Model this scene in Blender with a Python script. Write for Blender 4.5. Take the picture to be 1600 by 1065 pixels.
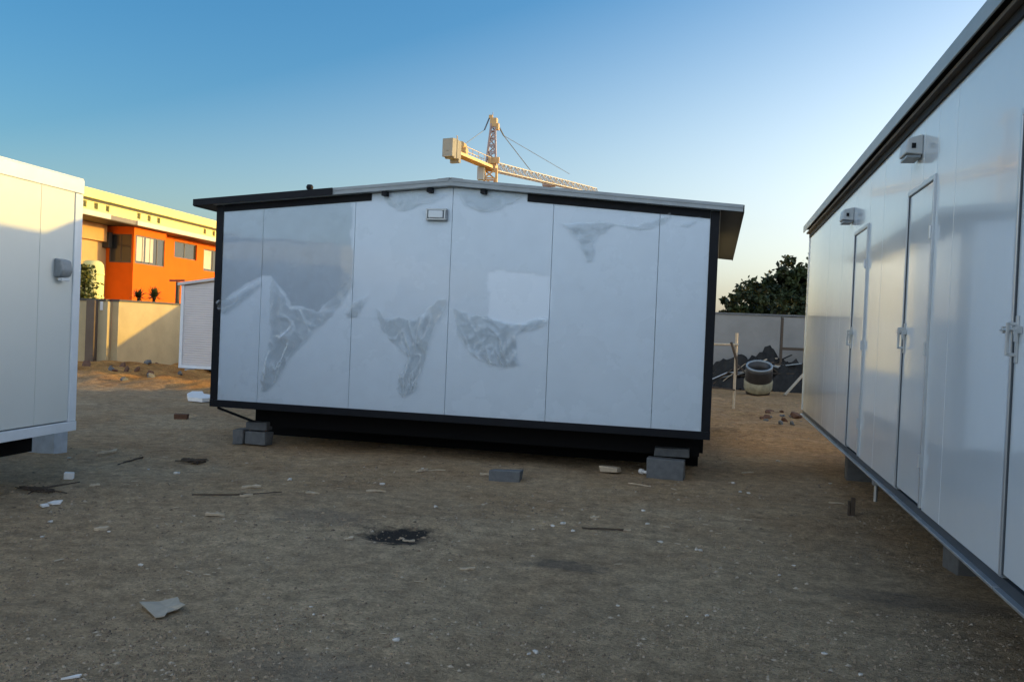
import bpy, bmesh, math, random
import numpy as np
from mathutils import Vector, Matrix, noise

for o in list(bpy.data.objects): bpy.data.objects.remove(o)
scene = bpy.context.scene
C = scene.collection
R = math.radians

# ------------------------------------------------------------------ camera
H = 1.64                                   # eye height above the yard
F, YAW, PITCH, ROLL = 1381.9, 0.2248, -0.0149, 0.0419
fw = Vector((-math.sin(YAW)*math.cos(PITCH), math.cos(YAW)*math.cos(PITCH), math.sin(PITCH)))
r0 = Vector((math.cos(YAW), math.sin(YAW), 0)); u0 = r0.cross(fw)
cr = r0*math.cos(ROLL)+u0*math.sin(ROLL); cu = -r0*math.sin(ROLL)+u0*math.cos(ROLL)
cam = bpy.data.cameras.new('camera'); co = bpy.data.objects.new('camera', cam); C.objects.link(co)
m = Matrix((cr, cu, -fw)).transposed().to_4x4(); m.translation = (0, 0, H); co.matrix_world = m
cam.sensor_width = 36; cam.lens = F/1600*36; cam.clip_end = 3000; cam.clip_start = 0.05
scene.camera = co

def ray(x, y): return fw+cr*((x-800)/F)-cu*((y-532.5)/F)
def onY(x, y, Y): d = ray(x, y); t = Y/d.y; return Vector((d.x*t, Y, H+d.z*t))
def onX(x, y, X): d = ray(x, y); t = X/d.x; return Vector((X, d.y*t, H+d.z*t))
def onZ(x, y, Z=0.0): d = ray(x, y); t = (Z-H)/d.z; return Vector((d.x*t, d.y*t, Z))
def onD(x, y, D): d = ray(x, y); t = D/d.dot(fw); return Vector((d.x*t, d.y*t, H+d.z*t))
def onP(x, y, P, n):
    d = ray(x, y); o = Vector((0, 0, H)); t = (P-o).dot(n)/d.dot(n); return o+d*t

# ------------------------------------------------------------------ sky, sun, exposure
SUN = Vector((1, .57, .138)).normalized()
AZ = math.atan2(SUN.x, SUN.y); EL = math.asin(SUN.z)
w = bpy.data.worlds.new('World'); scene.world = w; w.use_nodes = True
nt = w.node_tree; bg = nt.nodes['Background']
sky = nt.nodes.new('ShaderNodeTexSky'); sky.sky_type = 'NISHITA'; sky.sun_disc = False
sky.sun_elevation = EL; sky.sun_rotation = AZ
sky.air_density = 1.0; sky.dust_density = 2.4; sky.ozone_density = 2.6; sky.altitude = 0
hs = nt.nodes.new('ShaderNodeHueSaturation'); 
nt.links.new(sky.outputs[0], hs.inputs['Color'])
# unseen bright cloud bank, added behind the camera to lift the shaded walls
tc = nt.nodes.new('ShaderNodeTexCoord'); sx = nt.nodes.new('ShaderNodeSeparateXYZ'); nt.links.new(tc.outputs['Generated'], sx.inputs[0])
def wr(src, a, b, c, d):
    n = nt.nodes.new('ShaderNodeMapRange'); n.interpolation_type = 'SMOOTHSTEP'
    for i, q in enumerate((a, b, c, d)): n.inputs[i+1].default_value = q
    nt.links.new(src, n.inputs[0]); return n.outputs[0]
def wm_(a, b):
    n = nt.nodes.new('ShaderNodeMath'); n.operation = 'MULTIPLY'; nt.links.new(a, n.inputs[0]); nt.links.new(b, n.inputs[1]); return n.outputs[0]
def wl(a, b, c, d):
    n = nt.nodes.new('ShaderNodeMapRange')
    for i, q in enumerate((a, b, c, d)): n.inputs[i+1].default_value = q
    nt.links.new(tt.outputs[0], n.inputs[0]); return n.outputs[0]
# paler towards the horizon and towards the sun, deeper blue away from it
dt = nt.nodes.new('ShaderNodeVectorMath'); dt.operation = 'DOT_PRODUCT'; nt.links.new(tc.outputs['Generated'], dt.inputs[0]); dt.inputs[1].default_value = SUN
tt = nt.nodes.new('ShaderNodeMath'); tt.operation = 'MULTIPLY_ADD'; nt.links.new(dt.outputs['Value'], tt.inputs[0]); tt.inputs[1].default_value = -.33; nt.links.new(sx.outputs[2], tt.inputs[2])
nt.links.new(wl(-.06, .24, .55, 1.30), hs.inputs['Saturation']); nt.links.new(wl(-.06, .24, 1.36, 1.06), hs.inputs['Value'])
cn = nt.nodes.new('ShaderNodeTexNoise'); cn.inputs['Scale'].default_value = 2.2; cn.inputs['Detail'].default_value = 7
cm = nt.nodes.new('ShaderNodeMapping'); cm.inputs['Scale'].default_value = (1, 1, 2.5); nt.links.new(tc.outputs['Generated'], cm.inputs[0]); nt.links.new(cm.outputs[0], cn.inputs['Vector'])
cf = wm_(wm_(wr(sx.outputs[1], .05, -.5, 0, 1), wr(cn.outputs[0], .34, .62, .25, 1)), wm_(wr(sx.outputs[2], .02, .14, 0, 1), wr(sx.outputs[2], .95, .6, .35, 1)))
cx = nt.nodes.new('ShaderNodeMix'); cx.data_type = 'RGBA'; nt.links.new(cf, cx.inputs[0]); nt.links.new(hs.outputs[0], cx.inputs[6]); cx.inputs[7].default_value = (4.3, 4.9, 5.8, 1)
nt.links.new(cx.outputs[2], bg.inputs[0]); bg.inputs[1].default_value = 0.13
sl = bpy.data.lights.new('sun', 'SUN'); sl.energy = 2.0; sl.angle = R(.5); sl.color = (1, .64, .10)
so = bpy.data.objects.new('sun', sl); C.objects.link(so)
so.rotation_euler = (-SUN).to_track_quat('-Z', 'Y').to_euler()
so.location = (30, 20, 30)
vs = scene.view_settings; vs.view_transform = 'Standard'; vs.look = 'None'; vs.gamma = 1; vs.exposure = 1.25

# ------------------------------------------------------------------ materials
MATS = {}
def mat(name, col, rough=.6, spec=.5, metal=0, var=0.0, vscale=3.0, bump=0.0, bscale=30.0, bdist=.01,
        rvar=0.0, coat=0.0, stretch=(1, 1, 1), obj=False):
    if name in MATS: return MATS[name]
    M = bpy.data.materials.new(name); M.use_nodes = True; MATS[name] = M
    N = M.node_tree.nodes; L = M.node_tree.links; b = N['Principled BSDF']
    b.inputs['Base Color'].default_value = (*col, 1); b.inputs['Roughness'].default_value = rough
    b.inputs['Specular IOR Level'].default_value = spec; b.inputs['Metallic'].default_value = metal
    b.inputs['Coat Weight'].default_value = coat
    if var or bump or rvar:
        g = N.new('ShaderNodeNewGeometry'); src = g.outputs['Position']
        mp = N.new('ShaderNodeMapping'); mp.inputs['Scale'].default_value = stretch
        L.new(src, mp.inputs[0]); src = mp.outputs[0]
    if var or rvar:
        n = N.new('ShaderNodeTexNoise'); n.inputs['Scale'].default_value = vscale
        n.inputs['Detail'].default_value = 8; n.inputs['Roughness'].default_value = .6
        L.new(src, n.inputs['Vector'])
        if var:
            r = N.new('ShaderNodeMapRange'); r.inputs[1].default_value = .25; r.inputs[2].default_value = .75
            r.inputs[3].default_value = 1-var; r.inputs[4].default_value = 1+var*.6
            L.new(n.outputs[0], r.inputs[0])
            mx = N.new('ShaderNodeVectorMath'); mx.operation = 'SCALE'; mx.inputs[0].default_value = col
            L.new(r.outputs[0], mx.inputs['Scale']); L.new(mx.outputs[0], b.inputs['Base Color'])
        if rvar:
            r = N.new('ShaderNodeMapRange'); r.inputs[1].default_value = .3; r.inputs[2].default_value = .7
            r.inputs[3].default_value = max(.02, rough-rvar); r.inputs[4].default_value = rough+rvar
            L.new(n.outputs[0], r.inputs[0]); L.new(r.outputs[0], b.inputs['Roughness'])
    if bump:
        n2 = N.new('ShaderNodeTexNoise'); n2.inputs['Scale'].default_value = bscale; n2.inputs['Detail'].default_value = 5
        L.new(src, n2.inputs['Vector'])
        bp = N.new('ShaderNodeBump'); bp.inputs['Strength'].default_value = bump; bp.inputs['Distance'].default_value = bdist
        L.new(n2.outputs[0], bp.inputs['Height']); L.new(bp.outputs[0], b.inputs['Normal'])
    return M

WHITE = mat('white_panel_steel', (.71, .79, .86), .28, .5, var=.02, vscale=1.3, bump=.25, bscale=1.1, bdist=.012, rvar=.06)
WHITE_GLOSS = mat('white_gloss_panel', (.69, .74, .77), .13, .75, var=.05, vscale=1.1, bump=.3, bscale=.9, bdist=.012, rvar=.04, coat=.3)
WHITE_L = mat('white_side_panel', (.66, .69, .66), .3, .45, var=.025, vscale=2.5, bump=.25, bscale=1.1, bdist=.012)
WHITE_TRIM = mat('white_trim', (.71, .76, .80), .35, .5, var=.08, vscale=6)
BLACK = mat('black_painted_steel', (.010, .011, .014), .6, .18, var=.25, vscale=9)
BLACKM = mat('black_chassis', (.006, .006, .007), .8, .2)
GREYROOF = mat('grey_roof_sheet', (.30, .33, .34), .38, .5, var=.15, vscale=5)
SOFFIT = mat('dark_soffit', (.028, .027, .024), .65, .15, var=.3, vscale=4)
GALV = mat('galvanised_steel', (.55, .57, .58), .35, .5, metal=.7, var=.2, vscale=8)
ALU = mat('aluminium_frame', (.52, .55, .58), .3, .5, metal=.6, var=.1, vscale=9)
DARKSEAL = mat('dark_rubber_seal', (.05, .06, .07), .6)
LAMPG = mat('grey_lamp_housing', (.22, .25, .27), .4, var=.15, vscale=20)
LENS = mat('lamp_lens', (.62, .66, .68), .12, .6)
CONC = mat('grey_concrete_block', (.155, .158, .158), .9, .2, var=.25, vscale=14, bump=.5, bscale=60, bdist=.006)
BRICK = mat('red_brick', (.16, .085, .055), .9, .2, var=.3, vscale=20, bump=.4, bscale=70, bdist=.005)
ORANGE = mat('orange_render', (.84, .145, .004), .8, .2, var=.1, vscale=1.2)
YELLOW = mat('yellow_render', (.84, .76, .30), .8, .2, var=.08, vscale=.8)
PEACH = mat('peach_render', (.58, .38, .17), .8, .2, var=.12, vscale=1.2)
CREAM = mat('cream_fascia', (.72, .66, .52), .6, .3, var=.08, vscale=2)
DARKLINE = mat('dark_gutter', (.06, .055, .045), .6)
GREYFASC = mat('weathered_fascia', (.20, .17, .15), .6, var=.2, vscale=4)
GLASS = mat('window_glass', (.035, .04, .04), .06, .7)
WFRAME = mat('bronze_window_frame', (.12, .10, .08), .5)
CURTAIN = mat('pale_curtain', (.62, .58, .48), .8, .1, var=.15, vscale=4, stretch=(3, 3, .2))
WALLP = mat('plastered_wall', (.50, .40, .235), .9, .2, var=.18, vscale=1.3, bump=.3, bscale=14, bdist=.01)
WALLG = mat('grey_block_wall', (.29, .28, .26), .9, .2, var=.2, vscale=1.0, bump=.3, bscale=14, bdist=.01)
PILLAR = mat('brown_pillar_plaster', (.16, .12, .09), .9, .2, var=.2, vscale=2)
CORR = mat('white_corrugated_sheet', (.60, .57, .56), .5, .4, var=.06, vscale=2)
CRANEY = mat('crane_yellow_paint', (.62, .40, .17), .5, .4, var=.2, vscale=.8)
CRANER = mat('crane_red_grey_paint', (.40, .30, .27), .5, .4, var=.2, vscale=.8)
CRANEB = mat('crane_ballast', (.36, .34, .28), .8, .2, var=.15, vscale=.8)
CABLE = mat('steel_cable', (.12, .13, .14), .5)
BARK = mat('tree_bark', (.06, .045, .03), .9, .1, var=.3, vscale=6)
PALEWOOD = mat('pale_timber', (.56, .45, .32), .8, .2, var=.25, vscale=25)
DARKWOOD = mat('dark_timber', (.10, .075, .055), .85, .2, var=.3, vscale=25)
PAPER = mat('white_paper', (.86, .83, .79), .7, .2, var=.1, vscale=20)
CARD = mat('grey_cardboard', (.44, .39, .31), .85, .2, var=.15, vscale=15, bump=.3, bscale=25, bdist=.006)
DRUMD = mat('dark_drum_plastic', (.03, .027, .025), .4, .5, var=.3, vscale=6)
DRUML = mat('cement_spattered_band', (.36, .33, .22), .8, .2, var=.4, vscale=9)
TARP = mat('dark_scrap_sheeting', (.03, .029, .027), .8, .2, var=.4, vscale=5)
SCRAPG = mat('grey_scrap_sheeting', (.27, .30, .31), .45, .5, var=.3, vscale=5)

def leafmat(name, c1, c2, sc):
    M = bpy.data.materials.new(name); M.use_nodes = True
    N = M.node_tree.nodes; L = M.node_tree.links; b = N['Principled BSDF']
    g = N.new('ShaderNodeNewGeometry'); n = N.new('ShaderNodeTexNoise'); n.inputs['Scale'].default_value = sc
    L.new(g.outputs['Position'], n.inputs['Vector'])
    rp = N.new('ShaderNodeValToRGB'); rp.color_ramp.elements[0].color = (*c1, 1); rp.color_ramp.elements[1].color = (*c2, 1)
    rp.color_ramp.elements[0].position = .38; rp.color_ramp.elements[1].position = .66
    L.new(n.outputs[0], rp.inputs[0]); L.new(rp.outputs[0], b.inputs['Base Color'])
    b.inputs['Roughness'].default_value = .6; b.inputs['Specular IOR Level'].default_value = .25
    return M
LEAF = leafmat('dark_green_leaves', (.012, .02, .008), (.045, .062, .02), .9)
LEAFY = leafmat('yellow_green_leaves', (.06, .075, .015), (.16, .15, .03), 3)
LEAFS = leafmat('spiky_leaves', (.05, .06, .02), (.11, .11, .04), 3)

def film_material(name, tint, refl, cov0, cov1, rough, white, milk=0.0):
    M = bpy.data.materials.new(name); M.use_nodes = True
    N = M.node_tree.nodes; L = M.node_tree.links; N.remove(N['Principled BSDF'])
    out = N['Material Output']
    tr = N.new('ShaderNodeBsdfTransparent'); tr.inputs[0].default_value = (*tint, 1)
    gl = N.new('ShaderNodeBsdfAnisotropic'); gl.inputs['Roughness'].default_value = rough; gl.inputs[0].default_value = (.97, .98, 1, 1)
    df = N.new('ShaderNodeBsdfDiffuse'); df.inputs[0].default_value = (*white, 1)
    fr = N.new('ShaderNodeFresnel'); fr.inputs[0].default_value = refl
    g = N.new('ShaderNodeNewGeometry'); n = N.new('ShaderNodeTexNoise'); n.inputs['Scale'].default_value = 5; n.inputs['Detail'].default_value = 6
    L.new(g.outputs['Position'], n.inputs['Vector'])
    mr = N.new('ShaderNodeMapRange'); mr.inputs[1].default_value = .35; mr.inputs[2].default_value = .7; mr.inputs[3].default_value = cov0; mr.inputs[4].default_value = cov1
    L.new(n.outputs[0], mr.inputs[0])
    lw = N.new('ShaderNodeLayerWeight'); lw.inputs[0].default_value = .35
    pw = N.new('ShaderNodeMath'); pw.operation = 'MULTIPLY'; pw.inputs[1].default_value = milk; L.new(lw.outputs['Facing'], pw.inputs[0])
    ad = N.new('ShaderNodeMath'); ad.use_clamp = True; L.new(pw.outputs[0], ad.inputs[0]); L.new(mr.outputs[0], ad.inputs[1])
    a = N.new('ShaderNodeMixShader'); L.new(ad.outputs[0], a.inputs[0]); L.new(tr.outputs[0], a.inputs[1]); L.new(df.outputs[0], a.inputs[2])
    b = N.new('ShaderNodeMixShader'); L.new(fr.outputs[0], b.inputs[0]); L.new(a.outputs[0], b.inputs[1]); L.new(gl.outputs[0], b.inputs[2])
    L.new(b.outputs[0], out.inputs[0]); return M
FILM = film_material('crumpled_clear_film', (.965, .98, .985), 1.5, .0, .08, .09, (.90, .92, .93), .65)
FILM2 = film_material('stuck_clear_film', (.988, .995, 1.0), 1.22, .0, .03, .06, (.5, .55, .6))
FILM3 = film_material('glossy_stuck_film', (.985, .993, 1.0), 1.6, .0, .03, .05, (.5, .55, .6))

# pit and darker spots on the ground (x, y, rx, ry)
PIT = onZ(622, 834)
def ground_material():
    M = bpy.data.materials.new('yard_soil'); M.use_nodes = True
    N = M.node_tree.nodes; L = M.node_tree.links; b = N['Principled BSDF']
    g = N.new('ShaderNodeNewGeometry'); P = g.outputs['Position']
    def noise_(s, d=8, r=.6, dist=0):
        n = N.new('ShaderNodeTexNoise'); n.inputs['Scale'].default_value = s; n.inputs['Detail'].default_value = d
        n.inputs['Roughness'].default_value = r; n.inputs['Distortion'].default_value = dist
        L.new(P, n.inputs['Vector']); return n.outputs[0]
    def ramp(src, p0, c0, p1, c1):
        r = N.new('ShaderNodeValToRGB'); e = r.color_ramp.elements
        e[0].position = p0; e[0].color = (*c0, 1); e[1].position = p1; e[1].color = (*c1, 1); L.new(src, r.inputs[0]); return r.outputs[0]
    def mix(f, a, c, mode='MIX'):
        x = N.new('ShaderNodeMix'); x.data_type = 'RGBA'; x.blend_type = mode
        if isinstance(f, (int, float)): x.inputs[0].default_value = f
        else: L.new(f, x.inputs[0])
        for i, q in ((6, a), (7, c)):
            if isinstance(q, tuple): x.inputs[i].default_value = (*q, 1)
            else: L.new(q, x.inputs[i])
        return x.outputs[2]
    def mrange(src, a, b_, c, d):
        r = N.new('ShaderNodeMapRange'); r.inputs[1].default_value = a; r.inputs[2].default_value = b_; r.inputs[3].default_value = c; r.inputs[4].default_value = d
        L.new(src, r.inputs[0]); return r.outputs[0]
    def math_(op, a, c):
        x = N.new('ShaderNodeMath'); x.operation = op
        for i, q in enumerate((a, c)):
            if isinstance(q, (int, float)): x.inputs[i].default_value = q
            else: L.new(q, x.inputs[i])
        return x.outputs[0]
    sp = N.new('ShaderNodeSeparateXYZ'); L.new(P, sp.inputs[0])
    base = ramp(noise_(.55, 9, .62, .4), .36, (.45, .325, .20), .66, (.60, .45, .285))
    red = ramp(noise_(1.3, 7, .6), .3, (.38, .245, .135), .7, (.52, .355, .20))
    base = mix(mrange(noise_(.33, 5, .6, .6), .50, .66, 0, .65), base, red)
    band = math_('MULTIPLY', mrange(sp.outputs[1], 6.3, 8.2, 0, 1), mrange(noise_(.7, 6, .6), .38, .56, .15, .9))
    base = mix(band, base, red)
    # orange soil where the yard has been dug, beyond the cabins
    yy = math_('ADD', math_('ADD', sp.outputs[1], math_('MULTIPLY', sp.outputs[0], .27)), math_('MULTIPLY', noise_(.5, 4), 3.0))
    far = math_('MULTIPLY', mrange(yy, 14.2, 15.6, 0, 1), mrange(sp.outputs[0], -6, -3, 1, .45))
    orng = ramp(noise_(1.6, 8, .65), .3, (.38, .16, .045), .7, (.70, .36, .11))
    base = mix(far, base, orng)
    # fine grit
    fine = noise_(38, 10, .75)
    base = mix(1.0, base, ramp(fine, .3, (.50, .50, .50), .72, (1.42, 1.42, 1.41)), 'MULTIPLY')
    mid = noise_(7, 8, .7)
    base = mix(1.0, base, ramp(mid, .32, (.58, .58, .58), .7, (1.28, 1.27, 1.26)), 'MULTIPLY')
    # pale crumbs and dark crumbs of several sizes
    for s, col, thr, msk in ((26, (.52, .48, .42), .10, 1.2), (60, (.55, .52, .46), .16, 1.9), (45, (.10, .085, .07), .16, 2.7), (17, (.20, .16, .12), .07, 3.3)):
        v = N.new('ShaderNodeTexVoronoi'); v.inputs['Scale'].default_value = s; L.new(P, v.inputs['Vector'])
        f = mrange(v.outputs['Distance'], thr, thr+.07, 1, 0)
        k = mrange(noise_(msk, 6, .7), .50, .62, 0, .8)
        base = mix(math_('MULTIPLY', f, k), base, col)
    # ash in the burnt hollow
    def blob(cx, cy, rx, ry, w_, s=3.5):
        dx = math_('MULTIPLY', math_('SUBTRACT', sp.outputs[0], cx), 1/rx); dy = math_('MULTIPLY', math_('SUBTRACT', sp.outputs[1], cy), 1/ry)
        d = math_('SQRT', math_('ADD', math_('MULTIPLY', dx, dx), math_('MULTIPLY', dy, dy)), 0)
        d = math_('ADD', d, math_('MULTIPLY', math_('SUBTRACT', noise_(s, 8, .7), .5), 2.2))
        return mrange(d, .55, 1.05, w_, 0)
    base = mix(blob(PIT.x, PIT.y, .36, .30, .95, 5), base, (.022, .022, .023))
    q = onZ(500, 808); base = mix(blob(q.x, q.y, .5, .3, .35), base, (.12, .11, .10))
    q = onZ(880, 885); base = mix(blob(q.x, q.y, .35, .14, .6, 8), base, (.10, .09, .08))
    q = onZ(1480, 945); base = mix(blob(q.x, q.y, .8, .22, .5, 6), base, (.12, .105, .09))  # darker ground patch by the right cabin
    q = onZ(480, 1040); base = mix(blob(q.x, q.y, .5, .22, .3, 9), base, (.19, .17, .15))
    L.new(base, b.inputs['Base Color']); b.inputs['Roughness'].default_value = .95; b.inputs['Specular IOR Level'].default_value = .15
    hsum = math_('ADD', math_('MULTIPLY', mid, 1.0), math_('MULTIPLY', fine, .6))
    bp = N.new('ShaderNodeBump'); bp.inputs['Strength'].default_value = 1.0; bp.inputs['Distance'].default_value = .045
    L.new(hsum, bp.inputs['Height']); L.new(bp.outputs[0], b.inputs['Normal'])
    return M

# ------------------------------------------------------------------ mesh helpers
class MB:
    def __init__(s): s.v = []; s.f = []
    def add(s, vs, fs):
        o = len(s.v); s.v += [Vector(p) for p in vs]; s.f += [tuple(i+o for i in f) for f in fs]; return s
    def box(s, a, b):
        x0, y0, z0 = (min(a[i], b[i]) for i in range(3)); x1, y1, z1 = (max(a[i], b[i]) for i in range(3))
        return s.add([(x0,y0,z0),(x1,y0,z0),(x1,y1,z0),(x0,y1,z0),(x0,y0,z1),(x1,y0,z1),(x1,y1,z1),(x0,y1,z1)],
                     [(0,3,2,1),(4,5,6,7),(0,1,5,4),(1,2,6,5),(2,3,7,6),(3,0,4,7)])
    def prism(s, pts, ext):                      # pts: planar loop of 3D points, ext: vector
        n = len(pts); e = Vector(ext); P = [Vector(p) for p in pts]
        nrm = Vector((0, 0, 0))
        for i in range(n): nrm += P[i].cross(P[(i+1) % n])
        if nrm.dot(e) > 0: P.reverse()
        return s.add(P+[p+e for p in P], [tuple(range(n)), tuple(range(2*n-1, n-1, -1))]+[(i, i+n, (i+1) % n+n, (i+1) % n) for i in range(n)])
    def bar(s, a, b, w_, h=None, up=(0, 0, 1)):
        a = Vector(a); b = Vector(b); h = h or w_; d = (b-a).normalized(); u = Vector(up)
        if abs(d.dot(u)) > .98: u = Vector((0, 1, 0))
        x = d.cross(u).normalized(); y = x.cross(d)
        q = [(-1,-1),(1,-1),(1,1),(-1,1)]
        return s.add([p+x*(i*w_/2)+y*(j*h/2) for p in (a, b) for i, j in q],
                     [(0,1,2,3),(7,6,5,4),(0,4,5,1),(1,5,6,2),(2,6,7,3),(3,7,4,0)])
    def tube(s, pts, rad, n=8, caps=True):
        pts = [Vector(p) for p in pts]; rings = []
        if not isinstance(rad, (list, tuple)): rad = [rad]*len(pts)
        for i, p in enumerate(pts):
            d = (pts[min(i+1, len(pts)-1)]-pts[max(i-1, 0)]).normalized()
            u = Vector((0, 0, 1)) if abs(d.z) < .9 else Vector((1, 0, 0))
            x = d.cross(u).normalized(); y = d.cross(x)
            rings.append([p+(x*math.cos(2*math.pi*k/n)+y*math.sin(2*math.pi*k/n))*rad[i] for k in range(n)])
        vs = [q for r in rings for q in r]; fs = []
        for i in range(len(pts)-1):
            for k in range(n): fs.append((i*n+k, i*n+(k+1) % n, (i+1)*n+(k+1) % n, (i+1)*n+k))
        if caps: fs += [tuple(range(n-1, -1, -1)), tuple(range((len(pts)-1)*n, len(pts)*n))]
        return s.add(vs, fs)
    def lathe(s, prof, c, n=24):                  # prof [(r,z)]
        c = Vector(c); vs = []; fs = []
        for r, z in prof:
            for k in range(n): vs.append(c+Vector((r*math.cos(2*math.pi*k/n), r*math.sin(2*math.pi*k/n), z)))
        for i in range(len(prof)-1):
            for k in range(n): fs.append((i*n+k, i*n+(k+1) % n, (i+1)*n+(k+1) % n, (i+1)*n+k))
        return s.add(vs, fs)
    def xf(s, M): s.v = [M @ p for p in s.v]; return s
    def build(s, name, material, parent=None, bevel=0, smooth=False):
        me = bpy.data.meshes.new(name)
        vs = s.v
        if parent is not None:
            inv = wm(parent).inverted(); vs = [inv @ p for p in vs]
        me.from_pydata([tuple(p) for p in vs], [], s.f); me.update()
        me.materials.append(material)
        if smooth:
            for p in me.polygons: p.use_smooth = True
        o = bpy.data.objects.new(name, me); C.objects.link(o)
        if parent is not None: o.parent = parent
        if bevel:
            bm = o.modifiers.new('bevel', 'BEVEL'); bm.width = bevel; bm.segments = 2; bm.limit_method = 'ANGLE'
        return o
def wm(o):
    M = Matrix.LocRotScale(o.location, o.rotation_euler, o.scale)
    return wm(o.parent) @ M if o.parent else M
def tag(o, label=None, cat=None, group=None, kind=None):
    if label: o['label'] = label
    if cat: o['category'] = cat
    if group: o['group'] = group
    if kind: o['kind'] = kind
    return o
def thing(name, loc, label, cat, group=None, rz=0):
    o = bpy.data.objects.new(name, None); o.empty_display_size = .2; C.objects.link(o)
    o.location = loc; o.rotation_euler = (0, 0, rz); return tag(o, label, cat, group)
def copy_tree(o, parent=None):
    c = o.copy(); C.objects.link(c)
    if parent is not None: c.parent = parent
    for ch in list(o.children): copy_tree(ch, c)
    return c

# ------------------------------------------------------------------ ground
def axis(lo, hi, step, far, g=1.28):
    a = list(np.arange(lo, hi+1e-6, step)); s = step
    while a[-1] < far: s *= g; a.append(a[-1]+s)
    s = step
    while a[0] > -far: s *= g; a.insert(0, a[0]-s)
    return a
def gz(x, y):
    h = .030*(noise.noise((x*.45, y*.45, 3.1))) + .016*noise.noise((x*1.7, y*1.7, 9)) + .007*noise.noise((x*5.5, y*5.5, 1)) + .004*noise.noise((x*13, y*13, 5))
    d2 = ((x-PIT.x)/.38)**2+((y-PIT.y)/.30)**2
    h -= .05*math.exp(-d2*1.5)
    d3 = ((x-PIT.x-.05)/.5)**2+((y-PIT.y-.42)/.16)**2
    h += .035*math.exp(-d3)
    # dug, lumpy soil on the left beyond the cabins
    k = max(0, min(1, (y-15.8)/1.6))*max(0, min(1, (-8.5-x)/1.5))*max(0, min(1, (24-y)/3))
    if k: h += k*(.05+.025*min(6, -8.5-x)+.17*abs(noise.noise((x*1.15, y*.4, 4)))+.10*noise.noise((x*2.7, y*1.1, 7))+.03*noise.noise((x*6, y*4, 8)))
    k = max(0, min(1, (y-13.5)/2))*max(0, min(1, (x+1)/1))*max(0, min(1, (28-y)/3))
    if k: h += k*(.08*noise.noise((x*1.3, y*1.3, 14))+.04*noise.noise((x*3.6, y*3.6, 17)))
    f = max(0, min(1, (60-math.hypot(x, y))/30))
    return h*f
xs = axis(-10, 3.0, .07, 900); ys = axis(1.5, 13.5, .07, 900)
# a medium band for the dug soil on the left
xs = sorted(set([x for x in xs if x < -18 or x >= -10.01] + list(np.arange(-18, -10.05, .16))))
ys = sorted(set([y for y in ys if y > 24 or y <= 13.51] + list(np.arange(13.6, 24, .14))))
gb = MB(); nx = len(xs)
gb.v = [Vector((x, y, gz(x, y))) for y in ys for x in xs]
gb.f = [(j*nx+i, j*nx+i+1, (j+1)*nx+i+1, (j+1)*nx+i) for j in range(len(ys)-1) for i in range(nx-1)]
tag(gb.build('ground', ground_material(), smooth=True), kind='structure')

# ------------------------------------------------------------------ centre cabin
YC, XL, XR, YB = 10.13, -6.215, -.015, 16.3
zt = lambda z: H+z
XM = (XL+XR)/2
def roof_low(X): return zt(1.645-.081*abs(X-XM))         # underside of the roof
def roof_top(X): return zt(1.722-.083*abs(X-XM))
def zbot(X): return zt(-1.155)
cab = thing('site_cabin', (XM, 13.2, 0), 'white gabled site cabin with black corner posts and torn clear film on its front wall', 'cabin', 'white site cabins')
seams = [XL, -5.575, -4.345, -3.11, -1.885, -.66, XR]
mb = MB()
for a, b in zip(seams[:-1], seams[1:]):
    g = .0025
    p = [(a+g, zbot(a)+.02), (b-g, zbot(b)+.02), (b-g, roof_low(b)-.004)]
    if a < XM < b: p.append((XM, roof_low(XM)-.004))
    p.append((a+g, roof_low(a)-.004))
    if a < XM-.01 and b > XM+.01: pass
    mb.prism([(x, YC, z) for x, z in p], (0, .06, 0))
mb.build('front_wall', WHITE, cab, bevel=.003)
mb = MB(); mb.prism([(x, YC+.03, z) for x, z in ((XL+.02, zbot(0)+.03), (XR-.02, zbot(0)+.03), (XR-.02, roof_low(XR)-.03), (XM, roof_low(XM)-.03), (XL+.02, roof_low(XL)-.03))], (0, .02, 0))
mb.build('wall_core', mat('grey_joint', (.28, .30, .32), .6), cab)
mb = MB()
for i in range(5):
    y0 = YC+.09+i*1.21; y1 = min(y0+1.203, YB-.02)
    mb.box((XR-.06, y0, zbot(0)+.02), (XR, y1, roof_low(XR)-.003))
mb.build('side_wall', WHITE_GLOSS, cab, bevel=.003)
mb = MB(); mb.box((XL, YC+.09, zbot(0)+.02), (XL+.06, YB-.02, roof_low(XL)-.003)); mb.build('side_wall', WHITE, cab)
mb = MB(); mb.prism([(x, YB-.08, z) for x, z in ((XL+.07, zbot(0)+.02), (XR-.07, zbot(0)+.02), (XR-.07, roof_low(XR)-.01), (XM, roof_low(XM)-.01), (XL+.07, roof_low(XL)-.01))], (0, .06, 0)); mb.build('rear_wall', WHITE, cab)
mb = MB(); mb.box((XL+.07, YC+.07, zbot(0)+.03), (XR-.07, YB-.09, zbot(0)+.11)); mb.build('floor', BLACKM, cab)
for x, s in ((XL, 1), (XR, -1)):
    mb = MB(); mb.box((x-s*.012, YC-.014, zbot(0)+.086), (x+s*.088, YC+.088, roof_low(x)-.002)); mb.build('corner_post', BLACK, cab, bevel=.004)
mb = MB(); mb.box((XL-.014, YC-.016, zbot(0)-.006), (XR+.014, YC+.06, zbot(0)+.084)); mb.build('base_rail', BLACK, cab, bevel=.003)
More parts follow.
